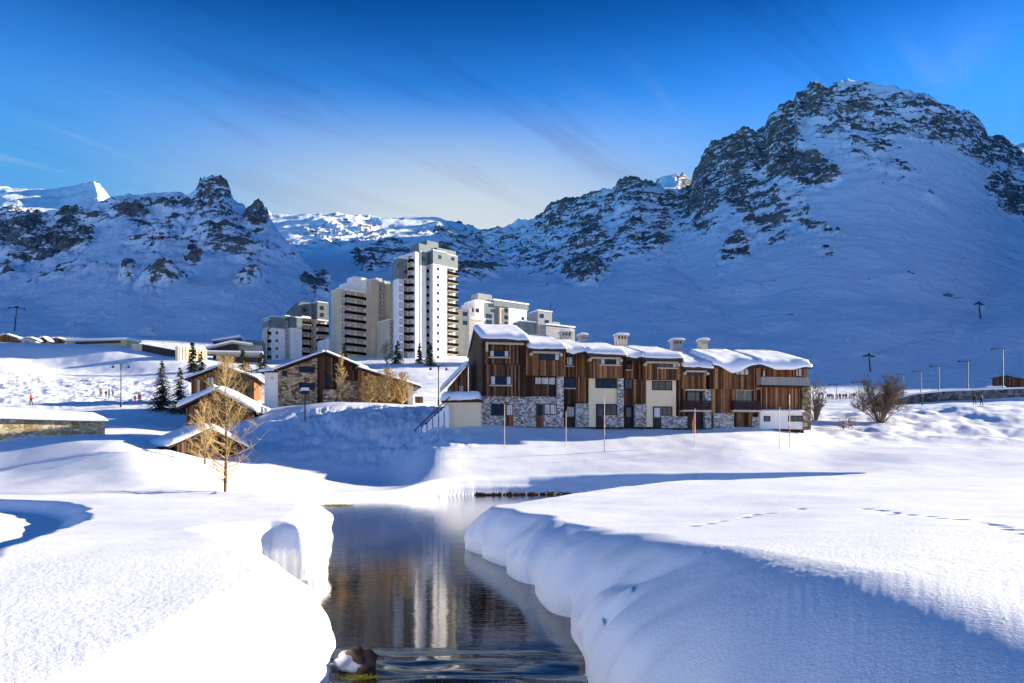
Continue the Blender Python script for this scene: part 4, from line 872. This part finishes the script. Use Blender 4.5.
blk(B6, f, 222, 262, -2.6, .5, 357, frame, 'window_band', yb=362); blk(B6, f, 245, 263, 6, 8, 340, slate)
f = Fr(131, 240, R(-14), zz(240, 357)); B7 = empty('retaining_wall', f.O, R(-14), 'long dark concrete wall dropping to the right towards the grey modern hall', 'wall')
u0, um, u1 = 0, f.u(142), f.u(178); za, zb, zc = f.uz(131, 343.5)[1], f.uz(142, 344)[1], f.uz(178, 350.5)[1]
MB().prism([(0, -9), (um, -9), (um, zb), (0, za)], 0, 1.2, axis=1).build('wall', beige, B7); MB().prism([(um+.01, -9), (u1, -9), (u1, zc), (um+.01, zb)], .1, 1.3, axis=1).build('wall', darkw, B7)
f = Fr(178, 232, R(52), zz(232, 366)); B8 = empty('sunlit_wall', f.O, R(52), 'bright cream concrete wall with vertical ribs left of the grey modern hall', 'wall')
u1 = f.u(207); zc = f.uz(190, 347.5)[1]; w_ = MB().box(0, u1, 0, 1.5, -5, zc).build('wall', cream, B8)
rb = MB(); [rb.box(u1*(k+.5)/9-.12, u1*(k+.5)/9+.12, -.16, -.002, -5, zc-.1) for k in range(9)]; rb.build('ribs', ochre, B8)

# far left row of snowed-in chalets and the long shed
for (x0, x1, yt, ye, dd_, dp, m, lb) in ((-12, 22, 333, 340.5, 250, 9, woodo, 'orange-brown chalet half under snow at the very left end of the upper row'), (20, 37, 336.5, 341, 248, 8, beige, 'small grey-beige hut with pointed snowy roof, second in the upper left row'), (37, 48, 335.6, 341, 252, 8, darkw, 'dark flat-fronted hut, third in the upper left row'), (46, 66, 336.6, 341.6, 256, 8, woodd, 'low dark brown chalet under snow, fourth in the upper left row')):
    f = Fr(x0, dd_, R(6), gz((x0-512)/F*dd_, dd_)-.3); T = empty('hillside_chalet', f.O, R(6), lb, 'chalet', 'small chalets in the upper left row')
    w = f.u(x1); ze = max(1.2, f.uz(x0, ye)[1]); zp = max(ze+.8, f.uz((x0+x1)/2, yt)[1]-.3)
    MB().prism([(.4, -2), (w-.4, -2), (w-.4, ze), (w/2, zp-.25), (.4, ze)], 0, dp, axis=1).build('wall', m, T)
    snow_slab(T, [(-.3, -.6, ze), (w/2, -.6, zp), (w/2, dp, zp), (-.3, dp, ze)], .6, nu=8, nv=5, droop=.05, seed=x0); snow_slab(T, [(w/2, -.6, zp), (w+.3, -.6, ze), (w+.3, dp, ze), (w/2, dp, zp)], .6, nu=8, nv=5, droop=.05, seed=x1)
    tower_window(T, w*.4, -.02, max(.5, ze-.8), 1.0, 1.0)
f = Fr(66, 252, R(-10), gz((66-512)/F*252, 252)-.5); LS = empty('long_shed', f.O, R(-10), 'long low shed with flat snow roof on the upper left skyline', 'shed')
w = f.u(127); h0 = f.uz(68, 341.0)[1]; h1 = f.uz(127, 340)[1]
MB().prism([(0, -3), (w, -3), (w, h1), (0, h0)], 0, 6, axis=1).build('wall', ochre, LS)
MB().prism([(-.4, h0+.004), (w+.4, h1+.004), (w+.4, h1+.8), (-.4, h0+.55)], -.5, 6.5, axis=1).build('roof_snow', roofsnow, LS); MB().box(w*.15, w*.9, -.05, -.003, h0*.2, h0*.75).build('dark_opening', frame, LS)

# ---------------------------------------------------------------- right edge: stone terrace wall, huts
pts = [(895, 148, 401, 399.5), (915, 148, 403, 394.5), (945, 148, 404, 391.5), (985, 149, 404, 390), (1030, 150, 404, 388.5), (1110, 152, 404, 387)]
TW = empty('terrace_wall', Vector(((960-512)/F*148, 148, 0)), 0, 'long grey stone terrace wall with snow on top behind the two walkers', 'wall')
mb = MB(); ms = MB(); prev = None
for (p, d, yb, yt) in pts:
    q = (Vector(((p-512)/F*d, d, zz(d, yb)-2)), Vector(((p-512)/F*d, d, zz(d, yt))))
    if prev:
        o = -TW.location; vs = [prev[0], q[0], q[1], prev[1]]; bk = [v_+Vector((0, 1.0, 0)) for v_ in vs]
        mb.add([v_+o for v_ in vs+bk], [(0, 1, 2, 3), (7, 6, 5, 4), (3, 2, 6, 7), (0, 4, 5, 1), (0, 3, 7, 4), (1, 5, 6, 2)])
        t0, t1 = prev[1], q[1]; s = [t0+Vector((0, -.1, .01)), t1+Vector((0, -.1, .01)), t1+Vector((0, 3.5, .01)), t0+Vector((0, 3.5, .01))]; s2 = [v_+Vector((0, 0, .3)) for v_ in s]
        ms.add([v_+o for v_ in s+s2], [(0, 1, 5, 4), (4, 5, 6, 7), (1, 2, 6, 5), (3, 0, 4, 7), (2, 3, 7, 6)])
    prev = q
mb.build('wall', stoneg, TW); ms.build('wall_snow', roofsnow, TW)
for (x0, x1, yt, yb, d, up, m, lb) in ((986, 1006, 386.5, 390.5, 158, 0, woodd, 'small dark hut under flat snow on top of the terrace wall'), (1007, 1050, 376, 388.5, 162, 1, woodd, 'dark hut with steep pointed roof behind the terrace wall at the right edge')):
    f = Fr(x0, d, 0, zz(d, yb)-.6); T = empty('terrace_hut', f.O, 0, lb, 'hut'); w = f.u(x1); h = f.uz(x0, yt)[1]
    if up: MB().prism([(0, -2), (w, -2), (w, h*.35), (0, h)], 0, 5, axis=1).build('wall', m, T); MB().prism([(-.4, h+.02), (w, h*.35), (w, h*.35+.35), (-.4, h+.12)], -.4, 5.4, axis=1).build('roof', roofm, T)
    else: MB().box(0, w, 0, 5, -2, h-.4).build('wall', m, T); snow_slab(T, [(-.3, -.4, h-.39), (w+.3, -.4, h-.39), (w+.3, 5, h-.39), (-.3, 5, h-.39)], .5, nu=12, nv=6, droop=.04)

# ---------------------------------------------------------------- lamps, poles, pylons
def double_lamp(px, d, yt, label):
    P_ = stand(px, d); h = zz(d, yt)-P_.z; T = empty('street_lamp', P_, R(8), label, 'street lamp', 'double-armed street lamps'); 
    MB().tube((0, 0, -.5), (0, 0, h*.92), .09, .055, 8).build('pole', metal, T); MB().tube((0, 0, 0), (0, 0, .8), .13, .12, 8).build('base', metal, T)
    for s in (-1, 1):
        pts = [(s*.05, 0, h*.78)]+[(s*(.55-.5*math.cos(t*math.pi/6)), 0, h*.86+.42*math.sin(t*math.pi/6)) for t in range(7)]
        a = MB().path(pts, .035, 5).build('arm', metal, T)
        l = MB().tube((s*1.05, 0, h*.86-.30), (s*1.05, 0, h*.86), .24, .08, 10).build('lamp_head', metal, T); MB().tube((s*1.05, 0, h*.86-.36), (s*1.05, 0, h*.86-.31), .17, .2, 10).build('lens', curt, l)
double_lamp(121, 112, 359, 'tall double-armed street lamp on the piste edge left of the spruces')
double_lamp(438.5, 106, 361.5, 'double-armed street lamp standing just left of the wooden chalet')
P_ = stand(305, 88); P_.z -= .2; T = empty('snow_capped_signpost', P_, 0, 'short dark post with snow-loaded crossboard below the stone chalet', 'signpost'); h = zz(88, 377)-P_.z
MB().tube((0, 0, -.3), (0, 0, h), .08, .06).build('post', darkw, T); MB().box(-.42, .42, -.06, .06, h*.62, h*.70).build('crossboard', darkw, T); MB().box(-.45, .45, -.1, .1, h*.703, h*.77).build('snow_cap', roofsnow, T, bevel=.03)
def tee_lamp(px, d, yt, label, w=1.5):
    P_ = stand(px, d); h = max(3, zz(d, yt)-P_.z); T = empty('lamp_mast', P_, R(-12), label, 'lamp mast', 'lamp masts along the road at the right')
    MB().tube((0, 0, -.8), (0, 0, h), .12, .07, 6).build('pole', metal, T); MB().box(-w, w*.35, -.08, .08, h, h+.12).build('crossarm', metal, T)
    MB().box(-w-.5, -w-.02, -.16, .16, h-.05, h+.2).build('floodlight', metal, T)
for k, (px, d, yt, lb) in enumerate([(1003, 155, 349, 'tallest lamp mast, nearest the huts at the right'), (968, 172, 361.5, 'lamp mast with tangled net on it, second from the right'), (939, 185, 366.5, 'lamp mast third from the right along the road'), (921, 200, 371.5, 'lamp mast fourth from the right along the road'), (903.5, 215, 374.5, 'lamp mast fifth from the right, right of the big bush'), (890, 232, 377, 'lamp mast behind the right half of the round bush'), (859, 238, 382.5, 'lamp mast just left of the round bare bush'), (836.5, 228, 384.5, 'lamp mast farthest left, above the small crowd')]):
    tee_lamp(px, d, yt, lb, 1.6)
def pylon(px, py, yt, label, lean, sc_=1.0):
    P_ = hit(px, py, 200); d = P_.y; h = zz(d, yt)-P_.z; T = empty('lift_pylon', P_, R(20), label, 'ski lift pylon', 'ski lift pylons on the slopes')
    MB().tube((0, 0, -3), (lean, 0, h), .75*sc_, .45*sc_, 8).build('mast', metal, T)
    b = MB(); w = h*.30; b.box(lean-w, lean+w, -.5*sc_, .5*sc_, h, h+.7*sc_).build('crossarm', metal, T)
    for s in (-1, 1): m_ = MB(); m_.box(lean+s*w-.5*sc_, lean+s*w+.5*sc_, -2.2*sc_, 2.2*sc_, h-.8*sc_, h-.1*sc_).build('sheave_train', metal, T)
    MB().box(lean-.25*w, lean+.25*w, -.3, .3, h+.7*sc_, h+2.2*sc_).build('gantry', metal, T)
    return Vector((P_.x+lean, P_.y, P_.z+h))
pA = pylon(981, 318.5, 304, 'leaning lift pylon high on the right slope', -2.2, .9); pB = pylon(871, 372, 356, 'leaning lift pylon low on the right slope above the bush', -1.3, .6); pC = pylon(14, 331, 308, 'dark lift pylon on the left slope above the snowed-in huts', 1.3, .5)
def chair(P_, label, s=1.0):
    T = empty('lift_chair', P_, R(30), label, 'ski lift chair', 'lift chairs hanging over the right slope', s)
    MB().tube((0, 0, 0), (0, .1, 2.6), .07).build('hanger', metal, T); MB().box(-.9, .9, -.4, .4, -.1, .05).build('seat', metal, T); MB().box(-.9, .9, .3, .42, .05, .8).build('backrest', metal, T)
for k, (t, lb) in enumerate([(.68, 'lift chair nearest the upper pylon on the right slope'), (.45, 'lift chair halfway between the two pylons on the right slope'), (.22, 'lift chair nearest above the lower pylon on the right slope')]):
    q = pB.lerp(pA, t); q.z -= 6+4*math.sin(math.pi*max(0, min(1, t))); chair(q, lb, 1.3)
c = MB()
for s in (-1, 1): c.path([Vector((s*2, 0, 0))+pB.lerp(pA, t)-Vector((0, 0, 5*4*t*(1-t)))-pB for t in [i/12 for i in range(0, 20)]], .05, 4)
o = c.build('lift_cable', metal); o.location = pB; tag(o, 'pair of thin ski lift cables running up the right slope past both pylons', 'cable')
# piste poles
for (px, yb, yt, m, fl, lb) in ((504.5, 449, 404, palew, 0, 'thin pale marker pole in front of the chalet stone corner'), (566, 446, 411, palew, 0, 'thin pale marker pole before the recessed door of the chalet'), (604.5, 452, 397, palew, 0, 'tall pale marker pole in front of the cream middle bay'), (695, 446, 408.5, palew, 1, 'marker pole with orange flag before the garage door'), (779.5, 449, 407, palew, 0, 'thin grey marker pole left of the white ground floor'), (789.5, 447, 394.5, palew, 2, 'tall red and white marker pole before the white ground floor')):
    P_ = hit(px, yb, 55); h = zz(P_.y, yt)-P_.z; T = empty('marker_pole', P_, 0, lb, 'marker pole', 'marker poles in the snow before the chalet')
    p = MB()
    if fl == 2:
        for k in range(5): p.tube((0, 0, h*k/5 if k else -.3), (0, 0, h*(k+1)/5), .04, .04, 6, k % 2)
        p.build('pole', [palew, red], T)
    else: p.tube((0, 0, -.3), (0, 0, h), .035, .025).build('pole', m, T)
    if fl == 1: f_ = MB(); f_.add([(0, 0, h*.95), (-.28, .05, h*.62), (-.22, .12, h*.34), (.10, .03, h*.33), (.06, 0, h*.6), (0, .03, h*.95), (-.28, .08, h*.62), (-.22, .15, h*.34), (.10, .06, h*.33), (.06, .03, h*.6)], [(0, 1, 2, 3, 4), (9, 8, 7, 6, 5), (0, 5, 6, 1), (1, 6, 7, 2), (2, 7, 8, 3), (3, 8, 9, 4), (4, 9, 5, 0)]).build('flag', orange, T)

# ---------------------------------------------------------------- trees
def bare_tree(P_, h, spread, n, name, label, tm, bm, low=.12, seed=1, group=None, up=.25, tr=.016, r0=None, dens=9, multi=0, cat='tree', thin=1.0):
    rn = random.Random(seed); T = empty(name, P_, rn.uniform(0, 6), label, cat, group)
    t = MB(); c = MB()
    if not multi: 
        kx, ky = rn.uniform(-.03, .03)*h, rn.uniform(-.03, .03)*h
        pts = [Vector((kx*math.sin(i/10*3), ky*math.sin(i/10*4), h*i/10)) for i in range(11)]; pts[0].z = -.4; R0 = r0 or h*.016
        t.path(pts, [R0*(1-i/10*.9) for i in range(11)], 7)
        starts = []
        for k in range(n):
            f_ = low+(1-low)*(k+rn.random())/n; z = h*f_; starts.append((Vector((kx*math.sin(f_*3), ky*math.sin(f_*4), z)), spread*(min(1, .55+f_*1.6))*(1-f_)**.5*rn.uniform(.6, 1.05)+.12*h*.3, R0*(1-f_*.9)*.35, f_))
    else:
        starts = []
        for k in range(multi):
            a = rn.uniform(0, 6.28); l = rn.uniform(.05, 1)**.6*spread*.95; p0 = Vector((math.cos(a)*.25*rn.random(), math.sin(a)*.25*rn.random(), -.3)); e = Vector((math.cos(a)*l, math.sin(a)*l, h*math.sqrt(max(.1, 1-(l/spread)**2))*1.02*rn.uniform(.75, .95)))
            m_ = p0.lerp(e, .45)+Vector((0, 0, h*.08)); t.path([p0, m_, e], [h*.010, h*.006, h*.002], 5)
            for q in range(n): 
                f_ = rn.uniform(.3, 1); b = (p0.lerp(m_, f_*2) if f_ < .5 else m_.lerp(e, f_*2-1)); starts.append((b, spread*.38*rn.uniform(.5, 1), h*.0035, .5))
    for s, L_, r, f_ in starts:
        a = rn.uniform(0, 6.28); el = rn.uniform(-.05, .5)+up*f_ if not multi else rn.uniform(0, 1.3)
        d_ = Vector((math.cos(a)*math.cos(el), math.sin(a)*math.cos(el), math.sin(el))); e = s
        P1 = [s]; 
        for q in range(4): e = e+d_*L_/4; d_ = (d_+Vector((rn.gauss(0, .12), rn.gauss(0, .12), .10*up*4))).normalized(); P1.append(e)
        c.path(P1, [max(tr*thin, r), max(tr*thin, r*.7), max(tr*thin*.8, r*.5), tr*.7*thin, tr*.5*thin], 4)
        for q in range(dens):
            f2 = rn.uniform(.2, 1)*3.999; b = P1[int(f2)].lerp(P1[int(f2)+1], f2 % 1); dd2 = (d_*.6+Vector((rn.gauss(0, .6), rn.gauss(0, .6), rn.gauss(.15, .5)))).normalized(); l2 = L_*rn.uniform(.18, .42)
            m_ = b+dd2*l2*.5+Vector((rn.gauss(0, .03), rn.gauss(0, .03), 0)); e2 = b+dd2*l2
            c.tube(b, m_, tr*.6*thin, tr*.5*thin, 3, cap=False); c.tube(m_, e2, tr*.5*thin, tr*.3*thin, 3, cap=False)
            for w_ in range(2): d3 = (dd2+Vector((rn.gauss(0, .7), rn.gauss(0, .7), rn.gauss(0, .6)))).normalized(); c.tube(m_, m_+d3*l2*.4, tr*.42*thin, tr*.25*thin, 3, cap=False)
    t.build('trunk', bm, T, smooth=True); c.build('twigs', tm, T); return T
P_ = stand(225, 37.0); bare_tree(P_, zz(37, 362)-P_.z, 2.1, 80, 'larch_tree', 'bare golden larch rising from the left snow bank in front of the cabins', twig, bark, .06, 3, tr=.0085, r0=.085, dens=12, up=.55)
def place_larch(px, py, yt, d, spread, label, seed, n=60, thin=1.0, m=twig, group='golden larches round the stone chalet'):
    P_ = stand(px, d); P_.z -= .2; bare_tree(P_, max(1.5, zz(d, yt)-P_.z), spread, n, 'larch_tree', label, m, bark, .08, seed, group, tr=.030, dens=12, up=.5, thin=thin)
place_larch(205, 452, 404, 66, 2.0, 'golden bare larch growing against the half-buried hut', 5, 60, .7)
place_larch(228, 400, 357, 112, 3.1, 'golden larch in front of the uppermost wooden chalet', 6, 80)
place_larch(247, 400, 366, 112, 2.6, 'darker golden larch at the right end of the uppermost wooden chalet', 7, 50)
place_larch(341, 403, 352, 101, 1.5, 'slender golden larch before the stone chalet gable', 8, 44, .8)
place_larch(387, 407, 370, 101, 2.6, 'golden larch in the middle of the chalet extension wall', 9, 80); place_larch(371, 404, 377, 102, 2.3, 'golden larch at the left end of the chalet extension wall', 10, 55); place_larch(403, 407, 374, 101.5, 2.2, 'golden larch at the right end of the chalet extension wall', 12, 60)
place_larch(386.5, 358, 341, 240, 2.8, 'bare tree at the foot of the middle tower', 14, 30, 2.0, twigd, None)
P_ = stand(880, 107); bare_tree(P_, zz(107, 376)-P_.z, 4.2, 16, 'round_bare_tree', 'round bare brown multi-stemmed tree right of the chalet', twigd, twigd, seed=21, tr=.017, dens=15, multi=44)
P_ = stand(816, 108); bare_tree(P_, zz(108, 378)-P_.z, 2.2, 12, 'bare_shrub', 'tall thin grey-brown shrub at the right end of the chalet', twigd, twigd, seed=22, tr=.018, dens=12, multi=22, cat='shrub')
P_ = stand(848, 98); bare_tree(P_, 1.8, 1.9, 9, 'bare_shrub', 'small frosted shrub in the hollow left of the round bare tree', twigd, twigd, seed=23, tr=.016, dens=6, multi=9, cat='shrub')
P_ = stand(862, 118); bare_tree(P_, 2.8, 1.5, 9, 'bare_shrub', 'small brown shrub left behind the round bare tree', twigd, twigd, seed=25, tr=.02, dens=6, multi=9, cat='shrub')
def conifer(P_, h, r, label, seed, nm=needle, group=None, snowy=.12, n=46, q=1.0):
    rn = random.Random(seed); T = empty('spruce_tree', P_, 0, label, 'spruce tree', group)
    MB().tube((0, 0, -.4), (0, 0, h*.97), h*.02, h*.004, 6).build('trunk', bark, T); c = MB(); s = MB()
    for k in range(n):
        f_ = (k+rn.random())/n; z = h*(.06+.92*f_); L_ = r*(1-f_)**.85*rn.uniform(.7, 1.12)+.05*r
        for b in range(max(3, int(8*(1-f_)**.5))):
            a = rn.uniform(0, 6.28); L2 = L_*rn.uniform(.75, 1.1); dr = L2*.38
            m_ = max(3, int(L2/(.20*q)))
            for i in range(m_):
                t = (i+.6)/m_; p = Vector((math.cos(a)*L2*t, math.sin(a)*L2*t, z-dr*t*t+rn.gauss(0, .03)))
                w = (.30*(1-t*.55))*q*h/7; dv = Vector((math.cos(a), math.sin(a), -.5*t)); sv = Vector((-math.sin(a), math.cos(a), 0))
                for sg in (-1, 1):
                    e = p+(sv*sg*rn.uniform(.6, 1)+dv*.6+Vector((0, 0, rn.uniform(-.5, .05))))*w; g = p+dv*w*.8; c.add([p-dv*w*.3, e, g], [(0, 1, 2)])
                    e2 = p+Vector((rn.gauss(0, .3), rn.gauss(0, .3), -.7))*w; c.add([p, e2, g], [(0, 1, 2)])
                if rn.random() < snowy and t > .3: s.add([p+Vector((0, 0, .03))+sv*w*.45, p+Vector((0, 0, .06))+dv*w*.8, p+Vector((0, 0, .03))-sv*w*.45, p+Vector((0, 0, .05))-dv*w*.4], [(0, 1, 2, 3)])
    c.build('needles', nm, T)
    if s.v: s.build('branch_snow', roofsnow, T)
P_ = stand(162, 108); conifer(P_, zz(108, 360)-P_.z, 2.2, 'taller of the two dark spruces beside the cabins', 31); P_ = stand(180, 107); conifer(P_, zz(107, 366.5)-P_.z, 2.1, 'shorter of the two dark spruces, touching the cabins', 32)
for k, (px, yb, yt, d, r, m, lb) in enumerate([(397.5, 359, 340, 245, 2.6, needle, 'dark spruce at the foot of the link block'), (419.5, 358, 342.5, 246, 1.6, needle, 'slim spruce left of the olive spruce below the tallest tower'), (430, 360, 342, 240, 2.6, needleo, 'olive-green spruce below the tallest tower'), (344.5, 358, 343, 246, 1.6, needle, 'small dark spruce at the left foot of the middle tower'), (192.5, 362, 341, 215, 2.2, needle, 'dark pointed spruce before the sunlit cream wall'), (201, 363, 351, 213, 2.2, needle, 'small dark spruce right of the pointed spruce by the cream wall'), (243, 365, 349, 215, 3.0, needle, 'dark spruce before the grey modern hall'), (262, 366, 352, 215, 3.4, needle, 'dark spruce between the modern hall and the stepped block')]):
    P_ = stand(px, d); P_.z -= .3; conifer(P_, max(3, zz(d, yt)-P_.z), r, lb, 40+k, m, 'small spruces below the towers', .06, 22, 2.2)

# ---------------------------------------------------------------- rocks and grass in the stream
def boulder(name, P_, s, m, label, seed, cat='rock', group=None, parent=None, sub=3):
    import bmesh
    bm = bmesh.new(); bmesh.ops.create_icosphere(bm, subdivisions=sub, radius=1); co = np.array([v.co[:] for v in bm.verts])
    k = 1+fbm(co[:, 0]*1.3+seed, co[:, 1]*1.3, co[:, 2]*1.3, 4)*.6
    for v, q in zip(bm.verts, co*k[:, None]*np.array(s)): v.co = q
    me = bpy.data.meshes.new(name); bm.to_mesh(me); bm.free(); me.materials.append(m); me.polygons.foreach_set('use_smooth', [True]*len(me.polygons))
    o = bpy.data.objects.new(name, me); COL.objects.link(o); o.location = P_
    if parent: o.parent = parent
    else: tag(o, label, cat, group)
    return o
d = 9.35; RK = boulder('stream_rock', ((361-512)/F*d, d, .02), (.17, .15, .20), rockm, 'brown wet rock with a snow cap standing in the stream', 3.0)
boulder('rock_snow', (-.13, -.03, .045), (.165, .15, .125), roofsnow, None, 8.0, parent=RK)
gt = MB(); rn = random.Random(4)
def tuft(gt, x, y, n, w, h, r=.004):
    for k in range(n):
        a = Vector((x+rn.gauss(0, w), y+rn.gauss(0, w*.5), -.01)); gt.tube(a, a+Vector((rn.gauss(0, h), rn.gauss(0, h*.6), h*rn.uniform(.2, .9))), r, r*.3, 3, cap=False)
tuft(gt, (358-512)/F*8.9, 8.9, 160, .07, .05)
o = gt.build('yellow_moss', grassm); tag(o, 'yellow-green moss floating below the snow-capped stream rock', 'moss', kind='stuff')
gt = MB(); d = 45; tuft(gt, (337-512)/F*d, d, 260, .45, .12, .012); o = gt.build('reeds', grassm); tag(o, 'yellow grass patch floating at the far left shore of the stream', 'grass', kind='stuff')
gt = MB()
for px, py, d in ((313, 536, 20.2), (322, 529, 21.5), (318, 533, 20.8)):
    x = (px-512)/F*d; z_ = zz(d, py)
    for k in range(26): a = Vector((x+rn.gauss(0, .10), d+rn.gauss(0, .15), z_+rn.gauss(0, .03))); gt.tube(a, a+Vector((rn.uniform(.02, .13), -rn.uniform(.05, .15), rn.uniform(-.12, .12))), .006, .003, 3, cap=False)
o = gt.build('dry_grass', simple('dry_straw', (.50, .30, .08), .9, .3, 20)); tag(o, 'dry straw stalks poking out of the left snow bank tip', 'grass', kind='stuff')
for k in range(26):
    px = 478+k*3.7+rng.uniform(-1, 1); x = (px-512)/F*59.5; y = 59.6+(x+2)*.22-.25+rng.uniform(-.1, .1)
    sx = rng.uniform(.13, .32); boulder('shore_rock', (x, y, .03), (sx, .15, rng.uniform(.08, .2)), rockm, 'small dark rock in the line of rocks along the far shore below the snow bank', k*1.7, group='dark rocks along the far shore', sub=2)

# ---------------------------------------------------------------- people
skinm = simple('skin', (.55, .33, .22), .7, .05)
cl = {n: simple(n+'_cloth', c, .85, .12, 4) for n, c in dict(black=(.018, .018, .022), navy=(.02, .03, .07), ochre=(.42, .27, .09), red=(.55, .04, .03), grey=(.15, .15, .16), pink=(.6, .18, .2), brown=(.12, .07, .04)).items()}
_pm = {}
def person(P_, rz, top, legs, label, stride=.18, group=None, ski=False, h=1.74):
    key = round(stride, 2)
    if key not in _pm:
        V = [(0, 0, .98), (0, 0, 1.12), (0, 0, 1.36), (0, 0, 1.50), (0, -.02, 1.60), (0, -.02, 1.72),
             (.20, 0, 1.40), (.25, .03, 1.14), (.24, -.10, .92), (.24, -.13, .84), (-.20, 0, 1.40), (-.25, -.03, 1.14), (-.24, .06, .92), (-.24, .08, .84),
             (.10, -stride*.1, .90), (.11, -stride*.6, .50), (.11, -stride, .09), (.11, -stride-.15, .05), (-.10, stride*.1, .90), (-.11, stride*.45, .50), (-.11, stride, .09), (-.11, stride-.15, .05)]
        E = [(0, 1), (1, 2), (2, 3), (3, 4), (4, 5), (2, 6), (6, 7), (7, 8), (8, 9), (2, 10), (10, 11), (11, 12), (12, 13), (0, 14), (14, 15), (15, 16), (16, 17), (0, 18), (18, 19), (19, 20), (20, 21)]
        Rr_ = [.15, .15, .17, .075, .10, .10, .085, .065, .05, .045, .085, .065, .05, .045, .11, .08, .065, .055, .11, .08, .065, .055]
        me = bpy.data.meshes.new('body'); me.from_pydata(V, E, []); o = bpy.data.objects.new('tmp', me); COL.objects.link(o)
        sk = o.modifiers.new('skin', 'SKIN'); me.skin_vertices[0].data[0].use_root = True
        for sv, r in zip(me.skin_vertices[0].data, Rr_): sv.radius = (r, r*.85)
        o.modifiers.new('sub', 'SUBSURF').levels = 1
        dg = bpy.context.evaluated_depsgraph_get(); _pm[key] = bpy.data.meshes.new_from_object(o.evaluated_get(dg)); bpy.data.objects.remove(o)
    me = _pm[key].copy(); me.materials.clear()
    for m in (cl[legs], cl[top], skinm, cl['black']): me.materials.append(m)
    for p_ in me.polygons:
        c = p_.center; p_.material_index = 0 if c.z < .95 and abs(c.x) < .19 else (2 if c.z > 1.50 and c.y < -.03 and c.z < 1.66 else (3 if c.z > 1.55 or c.z < .08 else 1)); p_.use_smooth = True
    o = bpy.data.objects.new('person', me); COL.objects.link(o); o.location = P_; o.rotation_euler = (0, 0, rz); o.scale = (h/1.78,)*3
    tag(o, label, 'person', group)
    if ski:
        for s in (-.11, .11): MB().box(s-.045, s+.045, -1.0, .75, -.01, .02).build('ski', cl['red'], o)
    return o
ppl = [(974.5, 405, 0, 'black', 'black', 'person in black walking, left of the pair by the terrace wall', .2), (981.5, 405, .5, 'navy', 'black', 'person in dark clothes walking, right of the pair by the terrace wall', .12),
 (922, 405.5, 1.2, 'black', 'black', 'lone person in black standing by the left end of the terrace wall', .05),
 (31, 405, 1.5, 'red', 'black', 'small skier in red low on the far left of the piste', .12), (101, 397.5, .3, 'ochre', 'brown', 'person in ochre jacket standing on the piste left of the lamp', .05), (109, 397.5, 2, 'black', 'navy', 'person in black next to the ochre jacket on the piste', .12), (113, 397.5, 1, 'grey', 'black', 'person in grey in the group left of the lamp', .12), (106, 397.8, .2, 'navy', 'black', 'short person in navy in the group left of the lamp', .05),
 (135, 404, .4, 'pink', 'pink', 'child in pink standing right of the lamp', .05), (139.5, 404.5, 1, 'red', 'grey', 'person in red and grey right of the lamp near the spruces', .12)]
for (px, py, rz, a, b, lb, st) in ppl:
    P_ = hit(px, py, 88); P_.z += .02; person(P_, rz, a, b, lb, st, 'people out on the snow', h=1.3 if 'short' in lb or 'child' in lb else 1.75, ski='skier' in lb)
cnames = ['black', 'navy', 'grey', 'brown', 'black', 'red', 'navy']
for k in range(15):
    px = 828+k*1.9+rng.uniform(-.6, .6); dk_ = 215+rng.uniform(-6, 6); P_ = stand(px, dk_)
    ctop = 'red' if k in (4, 11) else cnames[k % 5]
    clab = 'dark-clad person in the small crowd far behind the round bare tree' if ctop != 'red' else ('red-jacketed person in the left half of the small far crowd' if k == 4 else 'red-jacketed person in the right half of the small far crowd')
    person(P_, rng.uniform(0, 6), ctop, cnames[(k*3+1) % 5], clab, .12, 'small crowd by the far lift', h=1.8)
